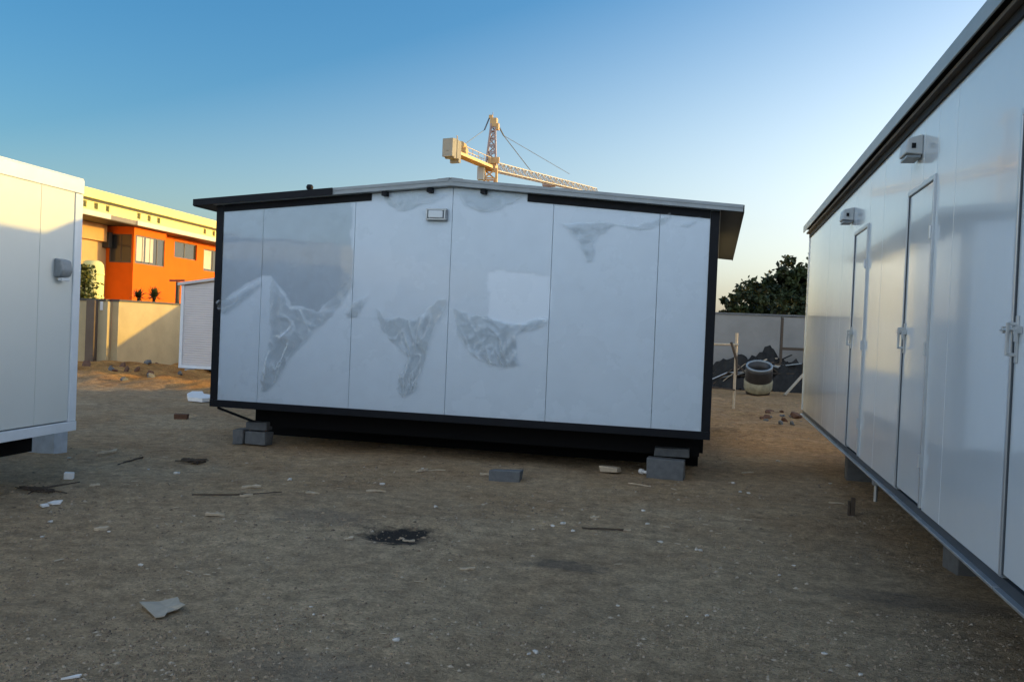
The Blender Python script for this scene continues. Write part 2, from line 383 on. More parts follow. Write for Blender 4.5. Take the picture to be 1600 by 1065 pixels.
# trims under the verge
def verge(x0, x1, lo, hi, y0, y1, name, M):
    mb = MB(); mb.prism([(x0, y0, lo(x0)), (x1, y0, lo(x1)), (x1, y0, hi(x1)), (x0, y0, hi(x0))], (0, y1-y0, 0)); mb.build(name, M, cab, bevel=.002)
verge(XL+.09, -4.14, lambda X: roof_low(X)-.088, lambda X: roof_low(X)-.002, YC-.013, YC-.002, 'verge_trim', BLACK)
verge(-2.2, XR-.09, lambda X: roof_low(X)-.092, lambda X: roof_low(X)-.002, YC-.013, YC-.002, 'verge_trim', BLACK)
for side in (-1, 1):
    xe = XM+side*3.36
    mb = MB(); mb.prism([(XM, YC-.12, roof_low(XM)+.001), (xe, YC-.12, roof_low(xe)+.001), (xe, YC-.12, roof_top(xe)), (XM, YC-.12, roof_top(XM))], (0, YB+.14-YC, 0))
    ro = mb.build('roof_sheet', GREYROOF, cab)
    # standing edge lip along the verge and the underside
    mb = MB(); mb.prism([(XM+side*.02, YC-.128, roof_top(XM)-.028), (xe, YC-.128, roof_top(xe)-.028), (xe, YC-.128, roof_top(xe)+.006), (XM+side*.02, YC-.128, roof_top(XM)+.006)], (0, .007, 0)); mb.build('verge_flashing', GREYROOF, ro)
    mb = MB(); mb.prism([(XM+side*3.12, YC-.11, roof_low(XM+side*3.12)-.003), (xe, YC-.11, roof_low(xe)-.003), (xe, YC-.11, roof_low(xe)-.0005), (XM+side*3.12, YC-.11, roof_low(XM+side*3.12)-.0005)], (0, YB+.1-YC, 0)); mb.build('soffit', SOFFIT, ro)
    if side > 0:
        mb = MB(); mb.box((xe, YC-.125, roof_low(xe)-.012), (xe+.012, YB, roof_top(xe)+.004)); mb.build('eave_gutter', SOFFIT, ro)
xe = XM-3.36
verge(xe-.01, -4.6, lambda X: roof_low(X)-.004, lambda X: roof_top(X)+.008, YC-.145, YC-.1285, 'barge_board', BLACK)
mb = MB(); mb.box((xe-.012, YC-.12, roof_low(xe)-.01), (xe-.001, YB, roof_top(xe)+.004)); mb.build('eave_board', BLACK, cab)
mb = MB(); mb.prism([(XM-.16, YC-.13, roof_top(XM-.16)+.004), (XM, YC-.13, roof_top(XM)+.004), (XM, YC-.13, roof_top(XM)+.016), (XM-.16, YC-.13, roof_top(XM-.16)+.012)], (0, YB-YC, 0))
mb.prism([(XM+.16, YC-.13, roof_top(XM+.16)+.004), (XM+.01, YC-.13, roof_top(XM)+.004), (XM+.01, YC-.13, roof_top(XM)+.016), (XM+.16, YC-.13, roof_top(XM+.16)+.012)], (0, YB-YC, 0))
mb.build('ridge_cap', GREYROOF, cab)
for x in (-3.38, -2.72, -3.95): mb = MB(); mb.box((x-.03, YC-.10, roof_low(x)-.055), (x+.03, YC-.003, roof_low(x)-.004)); mb.build('roof_bracket', BLACK, cab)
p = onY(484, 293, YC+.1)
mb = MB(); mb.lathe([(0, .075), (.03, .07), (.045, .045), (.04, .015), (.015, 0), (.015, -.05)], (p.x, p.y, roof_top(p.x)+.045), 12); mb.build('roof_vent', BLACK, cab, smooth=True)
# bulkhead lamp
a = onY(684, 336, YC); lx, lz = a.x, a.z
mb = MB(); mb.box((lx-.135, YC-.05, lz-.075), (lx+.135, YC-.001, lz+.075)); lamp = mb.build('bulkhead_lamp', LAMPG, cab, bevel=.02)
mb = MB(); mb.box((lx-.095, YC-.085, lz-.045), (lx+.085, YC-.051, lz+.045)); mb.build('lamp_lens', LENS, lamp, bevel=.012)
mb = MB()
for dz in (-.058, .058): mb.bar((lx-.125, YC-.07, lz+dz), (lx+.125, YC-.07, lz+dz), .012)
for dx in (-.115, .11): mb.bar((lx+dx, YC-.07, lz-.06), (lx+dx, YC-.07, lz+.06), .012)
mb.build('lamp_guard', GALV, lamp)
# chassis below
mb = MB()
for y in (YC+.42, 12.3, 14.4, 16.1): mb.box((XL+.45, y, .27), (XR-.06, y+.1, zbot(0)-.008))
for x in (XL+.5, -4.4, -1.6, XR-.25): mb.box((x, YC+.53, .29), (x+.09, 16.05, zbot(0)-.009))
mb.box((XL+.43, YC+.36, .235), (XR-.1, YC+.40, zbot(0)-.02))
mb.build('chassis_frame', BLACKM, cab)
mb = MB(); mb.box((XL+.16, YC+1.12, .015), (XR-.12, YC+1.14, .28)); mb.build('shade_board', BLACKM, cab)  # black board added to make the shadow gap under the cabin dark
mb = MB(); mb.bar((XL+.06, YC+.05, zbot(0)-.02), (XL+.46, YC+.34, .27), .05, .03); mb.build('corner_brace', BLACK, cab)

# torn clear film on the front wall
def crumple(poly, Y0, depth, direction, seed, amp=1.0, step=.013, flow=5.5, hole=None, M=None, tip=None):
    pts = [onY(x, y, Y0) for x, y in poly]; P2 = [(p.x, p.z) for p in pts]
    x0 = min(p[0] for p in P2); x1 = max(p[0] for p in P2); z0 = min(p[1] for p in P2); z1 = max(p[1] for p in P2)
    ca, sa = math.cos(direction), math.sin(direction); rf = random.Random(int(seed*10))
    if tip: q_ = onY(*tip, Y0); T2 = (q_.x, q_.z)
    H2 = [(p.x, p.z) for p in (onY(x, y, Y0) for x, y in hole)] if hole else None
    def inside(x, z, P2=P2):
        c = False; n = len(P2); j = n-1
        for i in range(n):
            xi, zi = P2[i]; xj, zj = P2[j]
            if (zi > z) != (zj > z) and x < (xj-xi)*(z-zi)/(zj-zi)+xi: c = not c
            j = i
        return c
    nx_ = int((x1-x0)/step)+2; nz_ = int((z1-z0)/step)+2; idx = {}; b = MB()
    for i in range(nx_):
        for k in range(nz_):
            x = x0+i*step; z = z0+k*step
            jx = x+.03*noise.noise((x*9, z*9, seed)); jz = z+.03*noise.noise((x*9, z*9, seed+5))
            if inside(jx, jz) and not (H2 and inside(jx, jz, H2)):
                u_ = x*ca+z*sa; v_ = -x*sa+z*ca
                if tip:
                    tx, tz = T2; rad = math.hypot(x-tx, z-tz)
                    an_ = math.atan2(x-tx, z-tz)
                    cu_, cv_ = rad*1.5, an_*2.6+.25*noise.noise((rad*3, an_*2, seed))
                else: cu_, cv_ = u_*1.6, v_*4
                r1 = max(0, 1-abs(noise.noise((cu_, cv_*1.5, seed)))*3.4)
                r2 = max(0, 1-abs(noise.noise((cu_*2.2, cv_*3.2, seed+3)))*3.0)
                r3 = max(0, 1-abs(noise.noise((x*8, z*8, seed+7)))*3.2)
                msk = max(0, min(1, .5+1.4*noise.noise((x*3.1, z*3.1, seed+13))))
                h = .10+msk*(.75*r1**2+.45*r2**2)+.22*r3**2*(1-msk*.5)+.25*noise.noise((x*2.5, z*2.5, seed+17))
                h = max(0, h)
                fade = min(1, (z1-z)/(z1-z0)*1.6+.15)
                idx[(i, k)] = len(b.v); b.v.append(Vector((x+rf.uniform(-.2, .2)*step, Y0-.018-depth*amp*h*fade, z+rf.uniform(-.2, .2)*step)) if M is None else Vector((x, Y0-.018-depth*amp*h*fade, z)))
    for (i, k) in idx:
        q = [(i, k), (i+1, k), (i+1, k+1), (i, k+1)]
        if all(t in idx for t in q):
            if M is not None: b.f.append(tuple(idx[t] for t in q))
            elif rf.random() < .5: b.f += [(idx[q[0]], idx[q[1]], idx[q[2]]), (idx[q[0]], idx[q[2]], idx[q[3]])]
            else: b.f += [(idx[q[0]], idx[q[1]], idx[q[3]]), (idx[q[1]], idx[q[2]], idx[q[3]])]
        elif M is None and sum(t in idx for t in q) == 3: b.f.append(tuple(idx[t] for t in q if t in idx))
    o = b.build('protective_film', M or FILM, cab, smooth=M is not None); return o
crumple([(424,432),(455,478),(500,485),(549,432),(554,445),(520,490),(478,530),(452,560),(440,585),(424,607),(406,612),(412,570),(424,515),(420,480)], YC, .036, R(58), 2.3, tip=(408, 640))
crumple([(340,472),(372,458),(410,433),(408,443),(378,470),(352,490),(343,485)], YC-.012, .035, R(28), 4.1)
crumple([(538,487),(560,470),(577,458),(573,470),(557,497),(545,500)], YC, .03, R(50), 5.5)
crumple([(588,470),(600,500),(620,495),(650,500),(685,466),(700,462),(698,480),(676,520),(668,548),(660,575),(650,610),(628,621),(618,608),(626,585),(640,560),(625,545),(606,530),(592,500)], YC, .038, R(68), 7.7, tip=(632, 640))
crumple([(706,480),(735,490),(765,495),(800,505),(858,495),(859,505),(838,515),(808,520),(806,545),(812,570),(788,574),(762,568),(735,552),(716,525)], YC, .038, R(70), 9.2, tip=(800, 620))
crumple([(590,298),(640,303),(700,302),(690,312),(655,324),(628,331),(605,318)], YC, .018, R(12), 11.1)
crumple([(715,300),(770,298),(818,305),(800,318),(772,330),(748,332),(725,322)], YC, .018, R(-10), 13.1)
crumple([(878,350),(920,345),(1000,352),(1048,330),(1050,342),(1010,360),(960,353),(932,370),(926,408),(916,410),(904,380)], YC, .02, R(20), 15.4)
crumple([(1060,352),(1080,345),(1097,335),(1092,345),(1072,355)], YC, .02, R(30), 17.4)
# the sheet of film still stuck to the wall, torn away at one bare patch
crumple([(345,326),(582,298),(704,286),(815,296),(1114,334),(1100,674),(341,630)], YC+.0125, .002, R(20), 21.0, step=.03,
        hole=[(764,426),(858,432),(858,494),(806,505),(766,497)], M=FILM2)
crumple([(345,326),(552,301),(552,440),(520,470),(500,486),(455,478),(424,432),(410,433),(345,472)], YC+.0095, .0015, R(20), 33.0, step=.03, M=FILM3)

# ------------------------------------------------------------------ right cabin
RX, RYF, RYN = 1.248, 13.08, -3.7
rb, rt = zt(-1.06), zt(1.44)
rc = thing('site_cabin', (RX+3.1, 4.7, 0), 'long white site cabin running along the right side with a row of narrow doors', 'cabin', 'white site cabins')
def yx(x, y): return onX(x, y, RX).y
doors = [(8.05, 8.80), (5.70, 6.44), (3.42, 4.17), (1.1, 1.85)]
cuts = sorted([RYF, yx(1291, 500), yx(1379, 380), yx(1316, 420), yx(1490, 340), 6.07, 2.6, .4, -.8, -2.0, -3.2, RYN] + [d for p in doors for d in p], reverse=True)
mb = MB(); DT = zt(1.02); DB = rb+.085
for a, b in zip(cuts[:-1], cuts[1:]):
    if a-b < .02: continue
    isdoor = any(abs(a-d1) < .01 or (d0 < (a+b)/2 < d1) for d0, d1 in doors)
    if any(d0 < (a+b)/2 < d1 for d0, d1 in doors):
        mb.box((RX, b+.002, DT+.004), (RX+.06, a-.002, rt))
    else: mb.box((RX, b+.0025, rb+.075), (RX+.06, a-.0025, rt))
mb.build('long_wall', WHITE_GLOSS, rc, bevel=.0025)
mb = MB(); mb.box((RX+.065, RYN, rb+.05), (RX+.09, RYF-.02, rt-.01)); mb.build('wall_core', DARKSEAL, rc)
RM = RX+3.1
def rrl(X): return rt+.02+(3.1-abs(X-RM))*.125
mb = MB(); mb.prism([(x, RYF-.06, z) for x, z in ((RX+.065, rb+.02), (RX+6.2, rb+.02), (RX+6.2, rt), (RM, rrl(RM)-.02), (RX+.065, rt))], (0, .06, 0)); mb.build('gable_wall', WHITE, rc)
mb = MB(); mb.prism([(x, RYN, z) for x, z in ((RX+.065, rb+.02), (RX+6.2, rb+.02), (RX+6.2, rt), (RM, rrl(RM)-.02), (RX+.065, rt))], (0, -.06, 0)); mb.build('gable_wall', WHITE, rc)
mb = MB(); mb.box((RX+6.14, RYN, rb+.02), (RX+6.2, RYF-.07, rt)); mb.build('rear_wall', WHITE, rc)
mb = MB(); mb.box((RX+.1, RYN+.02, rb+.02), (RX+6.13, RYF-.07, rb+.1)); mb.build('floor', BLACKM, rc)
mb = MB(); mb.box((RX-.012, RYF-.03, rb+.08), (RX+.02, RYF+.012, rt)); mb.build('corner_trim', WHITE_TRIM, rc, bevel=.003)
# bottom channel: open galvanised rail with a dark slot
mb = MB()
for a, b in ((RYF+.01, 8.84), (8.83, 6.9), (6.89, 4.22), (4.21, RYN)):
    mb.box((RX-.024, b, rb+.010), (RX+.05, a-.006, rb+.024))
mb.build('base_rail', GALV, rc, bevel=.002)
mb = MB(); mb.box((RX+.006, RYN, rb+.0245), (RX+.06, RYF, rb+.073)); mb.build('base_slot', DARKSEAL, rc)
# eaves: dark wall trim, packer strip, overhanging roof edge
for s_ in (1,):
    mb = MB(); mb.box((RX-.014, RYN, rt-.004), (RX+.05, RYF, rt+.075)); mb.build('eave_trim', BLACK, rc, bevel=.002)
    mb = MB(); mb.box((RX-.05, RYN, rt+.05), (RX-.0145, RYF+.02, rt+.072)); mb.build('eave_batten', mat('brown_batten', (.12,.10,.08), .6, .2), rc)
    mb = MB(); mb.box((RX+.001, RYN, rt+.0755), (RX+.06, RYF, rt+.2)); mb.build('eave_filler', BLACK, rc)
EX = RX-.085
fz_t = onX(1463, 98, EX).z; fz_b = onX(1483, 98, EX).z; FY = onX(1255, 364, EX).y
print('right fascia', fz_t-H, fz_b-H, onX(1255, 362, EX))
for side in (-1, 1):
    xe = RM+side*(RM-EX-.012)
    lo = lambda X: fz_b+.02+(RM-EX-abs(X-RM))*.11
    mb = MB(); mb.prism([(RM, RYN-.1, lo(RM)), (xe, RYN-.1, lo(xe)), (xe, RYN-.1, lo(xe)+.045), (RM, RYN-.1, lo(RM)+.045)], (0, FY-.05-RYN, 0)); ro = mb.build('roof_sheet', SOFFIT, rc)
    mb = MB(); mb.box((xe+side*.001, RYN-.1, fz_b), (xe+side*.012, FY, fz_t)); mb.build('fascia', GREYROOF, ro, bevel=.002)
# doors
for i, (d0, d1) in enumerate(doors):
    g = .012
    mb = MB(); mb.box((RX-.004, d0+g+.02, DB+.012), (RX+.045, d1-g-.012, DT-.032)); d = mb.build('door', WHITE_GLOSS, rc, bevel=.004)
    mb = MB(); mb.box((RX-.016, d0-.002, DB), (RX+.05, d0+.022, DT)); mb.box((RX-.016, d1-.022, DB), (RX+.05, d1+.002, DT)); mb.box((RX-.016, d0+.0225, DT-.028), (RX+.05, d1-.0225, DT))
    mb.build('door_frame', ALU, d, bevel=.003)
    mb = MB(); mb.box((RX-.010, d1-.0325, DB+.01), (RX-.0045, d1-.023, DT-.03)); mb.build('door_seal', DARKSEAL, d)
    hz = zt(.06)
    mb = MB(); mb.box((RX-.012, d1-.078, hz-.12), (RX-.0045, d1-.048, hz+.08)); mb.bar((RX-.045, d1-.065, hz-.09), (RX-.045, d1-.065, hz+.05), .014)
    mb.bar((RX-.045, d1-.065, hz-.085), (RX-.01, d1-.065, hz-.085), .014); mb.bar((RX-.045, d1-.065, hz+.045), (RX-.01, d1-.065, hz+.045), .014)
    mb.build('door_handle', GALV, d, bevel=.002)
    mb = MB(); mb.tube([(RX-.028, d1-.13, hz+.02), (RX-.028, d1+.085, hz+.02)], .0065, 8)
    mb.box((RX-.034, d1-.118, hz+.005), (RX-.005, d1-.095, hz+.035)); mb.box((RX-.034, d1+.04, hz+.005), (RX-.001, d1+.065, hz+.035)); mb.bar((RX-.032, d1-.12, hz+.02), (RX-.03, d1-.12, hz-.03), .012)
    mb.build('barrel_bolt', GALV, d)
    for hh in (.28, .95, 1.65):
        mb = MB(); mb.tube([(RX-.022, d0+.010, DB+hh-.04), (RX-.022, d0+.010, DB+hh+.04)], .009, 8); mb.build('hinge', ALU, d)
for (px, py) in ((1419, 232), (1320, 337)):
    q = onX(px, py, RX-.07); ly, lz = q.y, q.z
    mb = MB(); mb.prism([(RX-.001, ly-.11, lz-.06), (RX-.105, ly-.11, lz-.05), (RX-.095, ly-.11, lz+.045), (RX-.001, ly-.11, lz+.07)], (0, .22, 0)); l = mb.build('bulkhead_lamp', mat('pale_lamp_housing', (.5, .53, .54), .4, var=.1, vscale=20), rc, bevel=.008)
    mb = MB(); mb.box((RX-.095, ly-.1, lz-.078), (RX-.01, ly+.1, lz-.062)); mb.build('lamp_lens', LAMPG, l)
    mb = MB(); mb.box((RX-.07, ly-.116, lz-.02), (RX-.045, ly-.1115, lz+.012)); mb.build('sensor', BLACK, l)
mb = MB()
for x in (RX+.35, RX+2.0, RX+4.2, RX+5.8): mb.box((x, RYN+.1, .36), (x+.09, RYF-.1, rb-.003))
for y in (RYN+.3, .2, 2.5, 4.2, 6.6, 8.9, 11, RYF-.25): mb.box((RX+.3, y, .44), (RX+6.1, y+.07, rb-.004))
mb.build('chassis_frame', BLACKM, rc)

# ------------------------------------------------------------------ left cabin
PHI = .080; LX, LY = -5.829, 7.18
lb, lt = zt(-1.133), zt(1.21)
lc = thing('site_cabin', (LX, LY, 0), 'plain white site cabin cut off by the left edge, its upper wall in yellow sun', 'cabin', 'white site cabins', rz=PHI)
Ml = wm(lc)
def L(p): return Ml @ Vector(p)
def lbox(a, b): mb = MB(); mb.box(a, b); mb.xf(Ml); return mb
NL = -6.5
mb = MB()
y = -.11
cl = [-.10, onP(60, 450, Vector((LX, LY, 0)), Vector((math.cos(PHI), math.sin(PHI), 0)))]
ys_ = (Ml.inverted() @ cl[1]).y
for a, b in ((-.10, ys_), (ys_, ys_-1.2), (ys_-1.2, ys_-2.4), (ys_-2.4, ys_-3.6), (ys_-3.6, ys_-4.8), (ys_-4.8, NL)):
    mb.box((-.06, b+.0025, lb+.10), (0, a-.0025, lt-.02))
mb.xf(Ml); mb.build('side_wall', WHITE_L, lc, bevel=.003)
lbox((-.09, NL, lb+.05), (-.065, -.02, lt-.04)).build('wall_core', DARKSEAL, lc)
lbox((-.07, -.095, lb+.09), (.012, .008, lt-.135)).build('corner_post', WHITE_TRIM, lc, bevel=.004)
lbox((-.07, NL, lt-.13), (.016, .014, lt)).build('fascia', WHITE_TRIM, lc, bevel=.006)
lbox((-.07, NL, lb), (.016, .014, lb+.088)).build('base_rail', WHITE_TRIM, lc, bevel=.004)
mb = MB(); mb.prism([L((.012, NL, lt+.001)), L((-5.0, NL, lt+.25)), L((-5.0, NL, lt+.28)), L((.012, NL, lt+.012))], L((0, .01, 0))-L((NL*0, NL, 0))); mb.build('roof_sheet', WHITE_TRIM, lc, bevel=.003)
lbox((-4.95, -.06, lb+.02), (-.095, -.001, lt)).build('gable_wall', WHITE, lc)
lbox((-4.95, NL, lb+.02), (-.095, NL+.06, lt)).build('gable_wall', WHITE, lc)
lbox((-5, NL+.07, lb+.02), (-4.95, -.07, lt+.2)).build('rear_wall', WHITE, lc)
lbox((-4.9, NL+.1, lb+.01), (-.1, -.1, lb+.09)).build('floor', BLACKM, lc)
mb = MB()
for x in (-.35, -2.4, -4.5): mb.box((x-.09, NL+.1, .30), (x, -.1, lb-.003))
mb.xf(Ml); mb.build('chassis_frame', BLACKM, lc)
q = Ml.inverted() @ onP(92, 419, Vector((LX, LY, 0)), Vector((math.cos(PHI), math.sin(PHI), 0)))
mb = MB(); mb.prism([(.001, q.y-.075, q.z-.085), (.07, q.y-.075, q.z-.075), (.095, q.y-.075, q.z-.02), (.075, q.y-.075, q.z+.07), (.001, q.y-.075, q.z+.09)], (0, .15, 0)); mb.xf(Ml)
l = mb.build('bulkhead_lamp', LAMPG, lc, bevel=.015)
mb = MB(); mb.box((.03, q.y-.055, q.z-.115), (.075, q.y+.055, q.z-.0865)); mb.xf(Ml); mb.build('lamp_lens', LENS, l, bevel=.006)

# ------------------------------------------------------------------ concrete blocks under and beside the cabins
def block(c, size, rz, label, M=CONC, chip=0, name='concrete_block', cat='block', group='concrete blocks in the yard', bev=.008):
    sx, sy, sz = size; rnd = random.Random(int(c[0]*1000+c[1]*77))
    o_ = thing_mesh = MB(); o_.box((-sx/2, -sy/2, 0), (sx/2, sy/2, sz))
    o_.v = [v+Vector([rnd.uniform(-1, 1)*chip for _ in range(3)]) for v in o_.v]
    o = o_.build(name, M, bevel=bev); o.location = c; o.rotation_euler = (0, 0, rz); return tag(o, label, cat, group)
def at(x, y, dz=0): p = onZ(x, y); return Vector((p.x, p.y, gz(p.x, p.y)+dz))
a = onY(1040, 745, YC+.12)
block((a.x, YC+.1, .0), (.42, .2, .22), R(-3), 'grey concrete block under the right corner of the centre cabin', chip=.008)
block((a.x+.05, YC+.32, .225), (.4, .2, .1), R(2), 'thin concrete pad resting on the block under the right corner', chip=.005)
a = onY(387, 698, YC+.25)
block((a.x-.1, YC+.25, 0), (.13, .2, .19), R(4), 'small pale concrete block at the left end under the centre cabin', chip=.01)
block((a.x+.14, YC+.27, 0), (.3, .2, .17), R(-4), 'grey concrete block beside the small pale block under the centre cabin', chip=.01)
block((a.x+.1, YC+.33, .175), (.3, .16, .11), R(3), 'concrete block stacked on top of the left pair under the centre cabin', chip=.01)
a = at(787, 752)
block((a.x, a.y+.1, a.z-.01), (.34, .2, .12), R(5), 'loose grey concrete block lying alone in front of the centre cabin', chip=.014)
a = at(283, 655)
block((a.x, a.y, a.z-.01), (.2, .1, .09), R(20), 'reddish brown brick lying between the left and centre cabins', BRICK, .008, 'brick', 'brick', 'bricks')
WCON = mat('whitewashed_concrete', (.52, .56, .60), .85, .2, var=.2, vscale=10, bump=.4, bscale=50, bdist=.006)
q = onZ(62, 708)
block((q.x, q.y+.1, -.02), (.4, .2, lb+.015), PHI+R(-8), 'tall whitish concrete block propping the left cabin', WCON, .008)
q = onZ(1496, 892)
block((q.x+.03, q.y+.06, -.02), (.14, .3, rb-.0), R(6), 'pale concrete block under the long right cabin near the camera', chip=.006)
for yv, lab in ((1.5, 'concrete block under the right cabin beyond the frame edge'), (11.2, 'concrete block under the far end of the right cabin')):
    block((RX+.5, yv, -.02), (.3, .2, .38), 0, lab)

# pipe stub standing and a clamp below the right cabin's edge
q = onX(1366, 770, RX+.02)
mb = MB(); mb.tube([(0, 0, 0), (0, 0, .13)], .014, 10); mb.box((-.025, -.04, .13), (.025, .04, .17)); o = mb.build('drain_pipe', GALV); o.location = (RX+.03, q.y, rb-.175); tag(o, 'short grey drain pipe stub hanging below the right cabin', 'pipe')
q = at(1332, 803); mb = MB(); mb.box((-.02, -.02, 0), (.02, .02, .17)); mb.box((-.045, -.02, .0), (-.025, .02, .14)); o = mb.build('timber_peg', DARKWOOD); o.location = q; tag(o, 'short dark timber peg standing in the ground by the right cabin', 'peg')

# ------------------------------------------------------------------ unseen cabins added to cast shadows into the yard
def shadow_cabin(x0, x1, y0, y1, zb_, ze, zr_, label, ridge='y'):
    t = thing('site_cabin', ((x0+x1)/2, (y0+y1)/2, 0), label, 'cabin', 'white site cabins')
    xm, ym = (x0+x1)/2, (y0+y1)/2
    if ridge == 'y': pr = [(x0, y0, zb_), (x1, y0, zb_), (x1, y0, ze), (xm, y0, zr_), (x0, y0, ze)]; ex = (0, y1-y0, 0)
    else: pr = [(x0, y0, zb_), (x0, y1, zb_), (x0, y1, ze), (x0, ym, zr_), (x0, y0, ze)]; ex = (x1-x0, 0, 0)
    mb = MB(); mb.prism(pr, ex); mb.build('wall', WHITE, t)
    e = .15
    for s in (-1, 1):
        if ridge == 'y':
            xe = xm+s*((x1-x0)/2+e); k = (zr_-ze)/((x1-x0)/2)*e
            p = [(xm, y0-e, zr_+.01), (xe, y0-e, ze-k+.01), (xe, y0-e, ze-k+.06), (xm, y0-e, zr_+.06)]; ex2 = (0, y1-y0+2*e, 0)
        else:
            ye = ym+s*((y1-y0)/2+e); k = (zr_-ze)/((y1-y0)/2)*e
            p = [(x0-e, ym, zr_+.01), (x0-e, ye, ze-k+.01), (x0-e, ye, ze-k+.06), (x0-e, ym, zr_+.06)]; ex2 = (x1-x0+2*e, 0, 0)
        mb = MB(); mb.prism(p, ex2); mb.build('roof_sheet', GREYROOF, t)
    mb = MB(); mb.box((x0+.2, y0+.2, 0), (x1-.2, y1-.2, zb_-.002)); mb.build('chassis_frame', BLACKM, t)
    return t
shadow_cabin(-9.3, -1.0, 16.75, 17.7, .5, 2.5, 2.7, 'unseen white cabin added behind the centre cabin as a shadow caster')
shadow_cabin(8.7, 14.4, 12, 32.5, .3, 2.35, 2.62, 'long unseen cabin added beyond the right cabin as a shadow caster')
shadow_cabin(-15.2, -2.4, 29.4, 34, .3, 2.45, 2.95, 'wide unseen cabin added far behind the centre cabin as a shadow caster')

# ------------------------------------------------------------------ far small cabin on the left
SY = 20.3
a = onY(281, 573, SY); b = onY(281, 445, SY)
sx0 = a.x; sz0 = a.z; sz1 = b.z; sx1 = sx0+4.6; sl_ = .15; sd = 2.4
sc = thing('site_cabin', ((sx0+sx1)/2, SY+sd/2, 0), 'small white corrugated cabin far back between the left and centre cabins', 'cabin', 'white site cabins')
mb = MB(); n = 34; hh = sz1-sz0
xr_ = sx0+2.3
zr2 = lambda x: sz1+(2.3-abs(x-xr_))*sl_
for i in range(n):                                 # horizontal corrugations
    z0_ = sz0+.06+i*(hh-.1)/n; z1_ = z0_+(hh-.1)/n; zm = (z0_+z1_)/2
    mb.add([(sx0+.06, SY, z0_), (sx1, SY, z0_), (sx1, SY-.007, zm), (sx0+.06, SY-.007, zm)], [(0, 1, 2, 3)])
    mb.add([(sx0+.06, SY-.007, zm), (sx1, SY-.007, zm), (sx1, SY, z1_), (sx0+.06, SY, z1_)], [(0, 1, 2, 3)])
mb.prism([(sx0+.06, SY+.002, sz0+.02), (sx1, SY+.002, sz0+.02), (sx1, SY+.002, sz1-.02), (xr_, SY+.002, zr2(xr_)-.02), (sx0+.06, SY+.002, sz1-.02)], (0, .05, 0))
mb.build('front_wall', CORR, sc)
mb = MB(); mb.box((sx0, SY+.06, sz0), (sx0+.05, SY+sd, sz1-.01)); mb.box((sx1-.05, SY+.06, sz0), (sx1, SY+sd, sz1-.01)); mb.box((sx0+.06, SY+sd-.05, sz0), (sx1-.06, SY+sd, sz1-.01)); mb.build('side_wall', CORR, sc)
mb = MB(); mb.box((sx0-.02, SY-.03, sz0), (sx0+.058, SY+.055, sz1-.005)); mb.build('corner_trim', WHITE_TRIM, sc)
mb = MB(); mb.box((sx0-.02, SY-.035, sz0-.02), (sx1, SY+.02, sz0+.055)); mb.build('base_rail', WHITE_TRIM, sc)
for s in (-1, 1):
    xe = xr_+s*2.4
    mb = MB(); mb.prism([(xr_, SY-.08, zr2(xr_)), (xe, SY-.08, zr2(xe)), (xe, SY-.08, zr2(xe)+.07), (xr_, SY-.08, zr2(xr_)+.07)], (0, sd+.2, 0)); mb.build('roof_sheet', CORR, sc)
mb = MB(); mb.box((sx0+.12, SY+.15, .02), (sx1-.1, SY+.3, sz0-.022)); mb.box((sx0+.12, SY+1.8, .02), (sx1-.1, SY+1.95, sz0-.022)); mb.build('chassis_frame', BLACKM, sc)
a = onY(300, 577, SY-.05)
block((a.x, SY-.02, -.01), (.34, .2, max(.1, sz0-.03)), 0, 'white block under the small corrugated cabin', mat('whitewashed_concrete', (.5, .5, .5)))

# ------------------------------------------------------------------ boundary walls on the left
CB = onZ(182, 578); dB = Vector((-math.sin(PHI), math.cos(PHI), 0)); nB = Vector((math.cos(PHI), math.sin(PHI), 0))
WT = onD(182, 471, (CB-Vector((0, 0, H))).dot(fw)).z
bw = thing('boundary_wall', CB, 'cream plastered boundary wall catching a sunlit triangle behind the yard', 'wall', 'boundary walls', rz=PHI)
Mb = wm(bw)
def bl(p): return Mb @ Vector(p)
mb = MB(); mb.box((-.2, .0, -.2), (0, 16, WT)); mb.xf(Mb); mb.build('wall_face', WALLP, bw)
mb = MB(); mb.box((-.24, -.02, WT+.002), (.03, 16, WT+.06)); mb.xf(Mb); mb.build('coping', DARKLINE, bw)
bw2 = thing('boundary_wall', CB-nB*6, 'shaded boundary wall section with a brown pillar beside the left cabin', 'wall', 'boundary walls', rz=PHI)
mb = MB(); mb.box((-9, -.2, -.2), (-.202, -.001, WT-.004)); mb.xf(Mb); mb.build('wall_face', WALLP, bw2)
mb = MB(); mb.box((-9, -.235, WT-.002), (-.245, .03, WT+.055)); mb.xf(Mb); mb.build('coping', DARKLINE, bw2)
pa = onP(146, 530, CB, dB); pb = onP(159, 530, CB, dB); pa = Mb.inverted() @ pa; pb = Mb.inverted() @ pb
mb = MB(); mb.box((pa.x, -.38, -.1), (pb.x, -.202, WT+.02)); mb.xf(Mb); mb.build('pillar', PILLAR, bw2, bevel=.01)
q = Mb.inverted() @ onP(166, 478, CB, dB)
mb = MB(); mb.box((q.x-.04, -.225, q.z-.12), (q.x+.04, -.2015, q.z+.12)); mb.xf(Mb); mb.build('notice_plate', PAPER, bw2)

# ------------------------------------------------------------------ orange building and yellow building behind
P0 = onD(206, 468, 40.0); P0.z = 0
ob = thing('apartment_house', P0, 'bright orange two storey house with a projecting window bay and white fascia', 'house', rz=PHI)
Mo = wm(ob); Mi = Mo.inverted()
def fac(x, y, off=0): return Mi @ onP(x, y, P0+nB*off, nB)      # point on facade plane -> local (x=off, y=along, z)
bx1 = fac(258, 420).y; bw_ = 1.9                                 # bay runs from y=0 to bx1, projects 0.9
rec = -.55
zr_o = fac(206, 350.5, .45).z-.01                                           # roof underside
mb = MB()
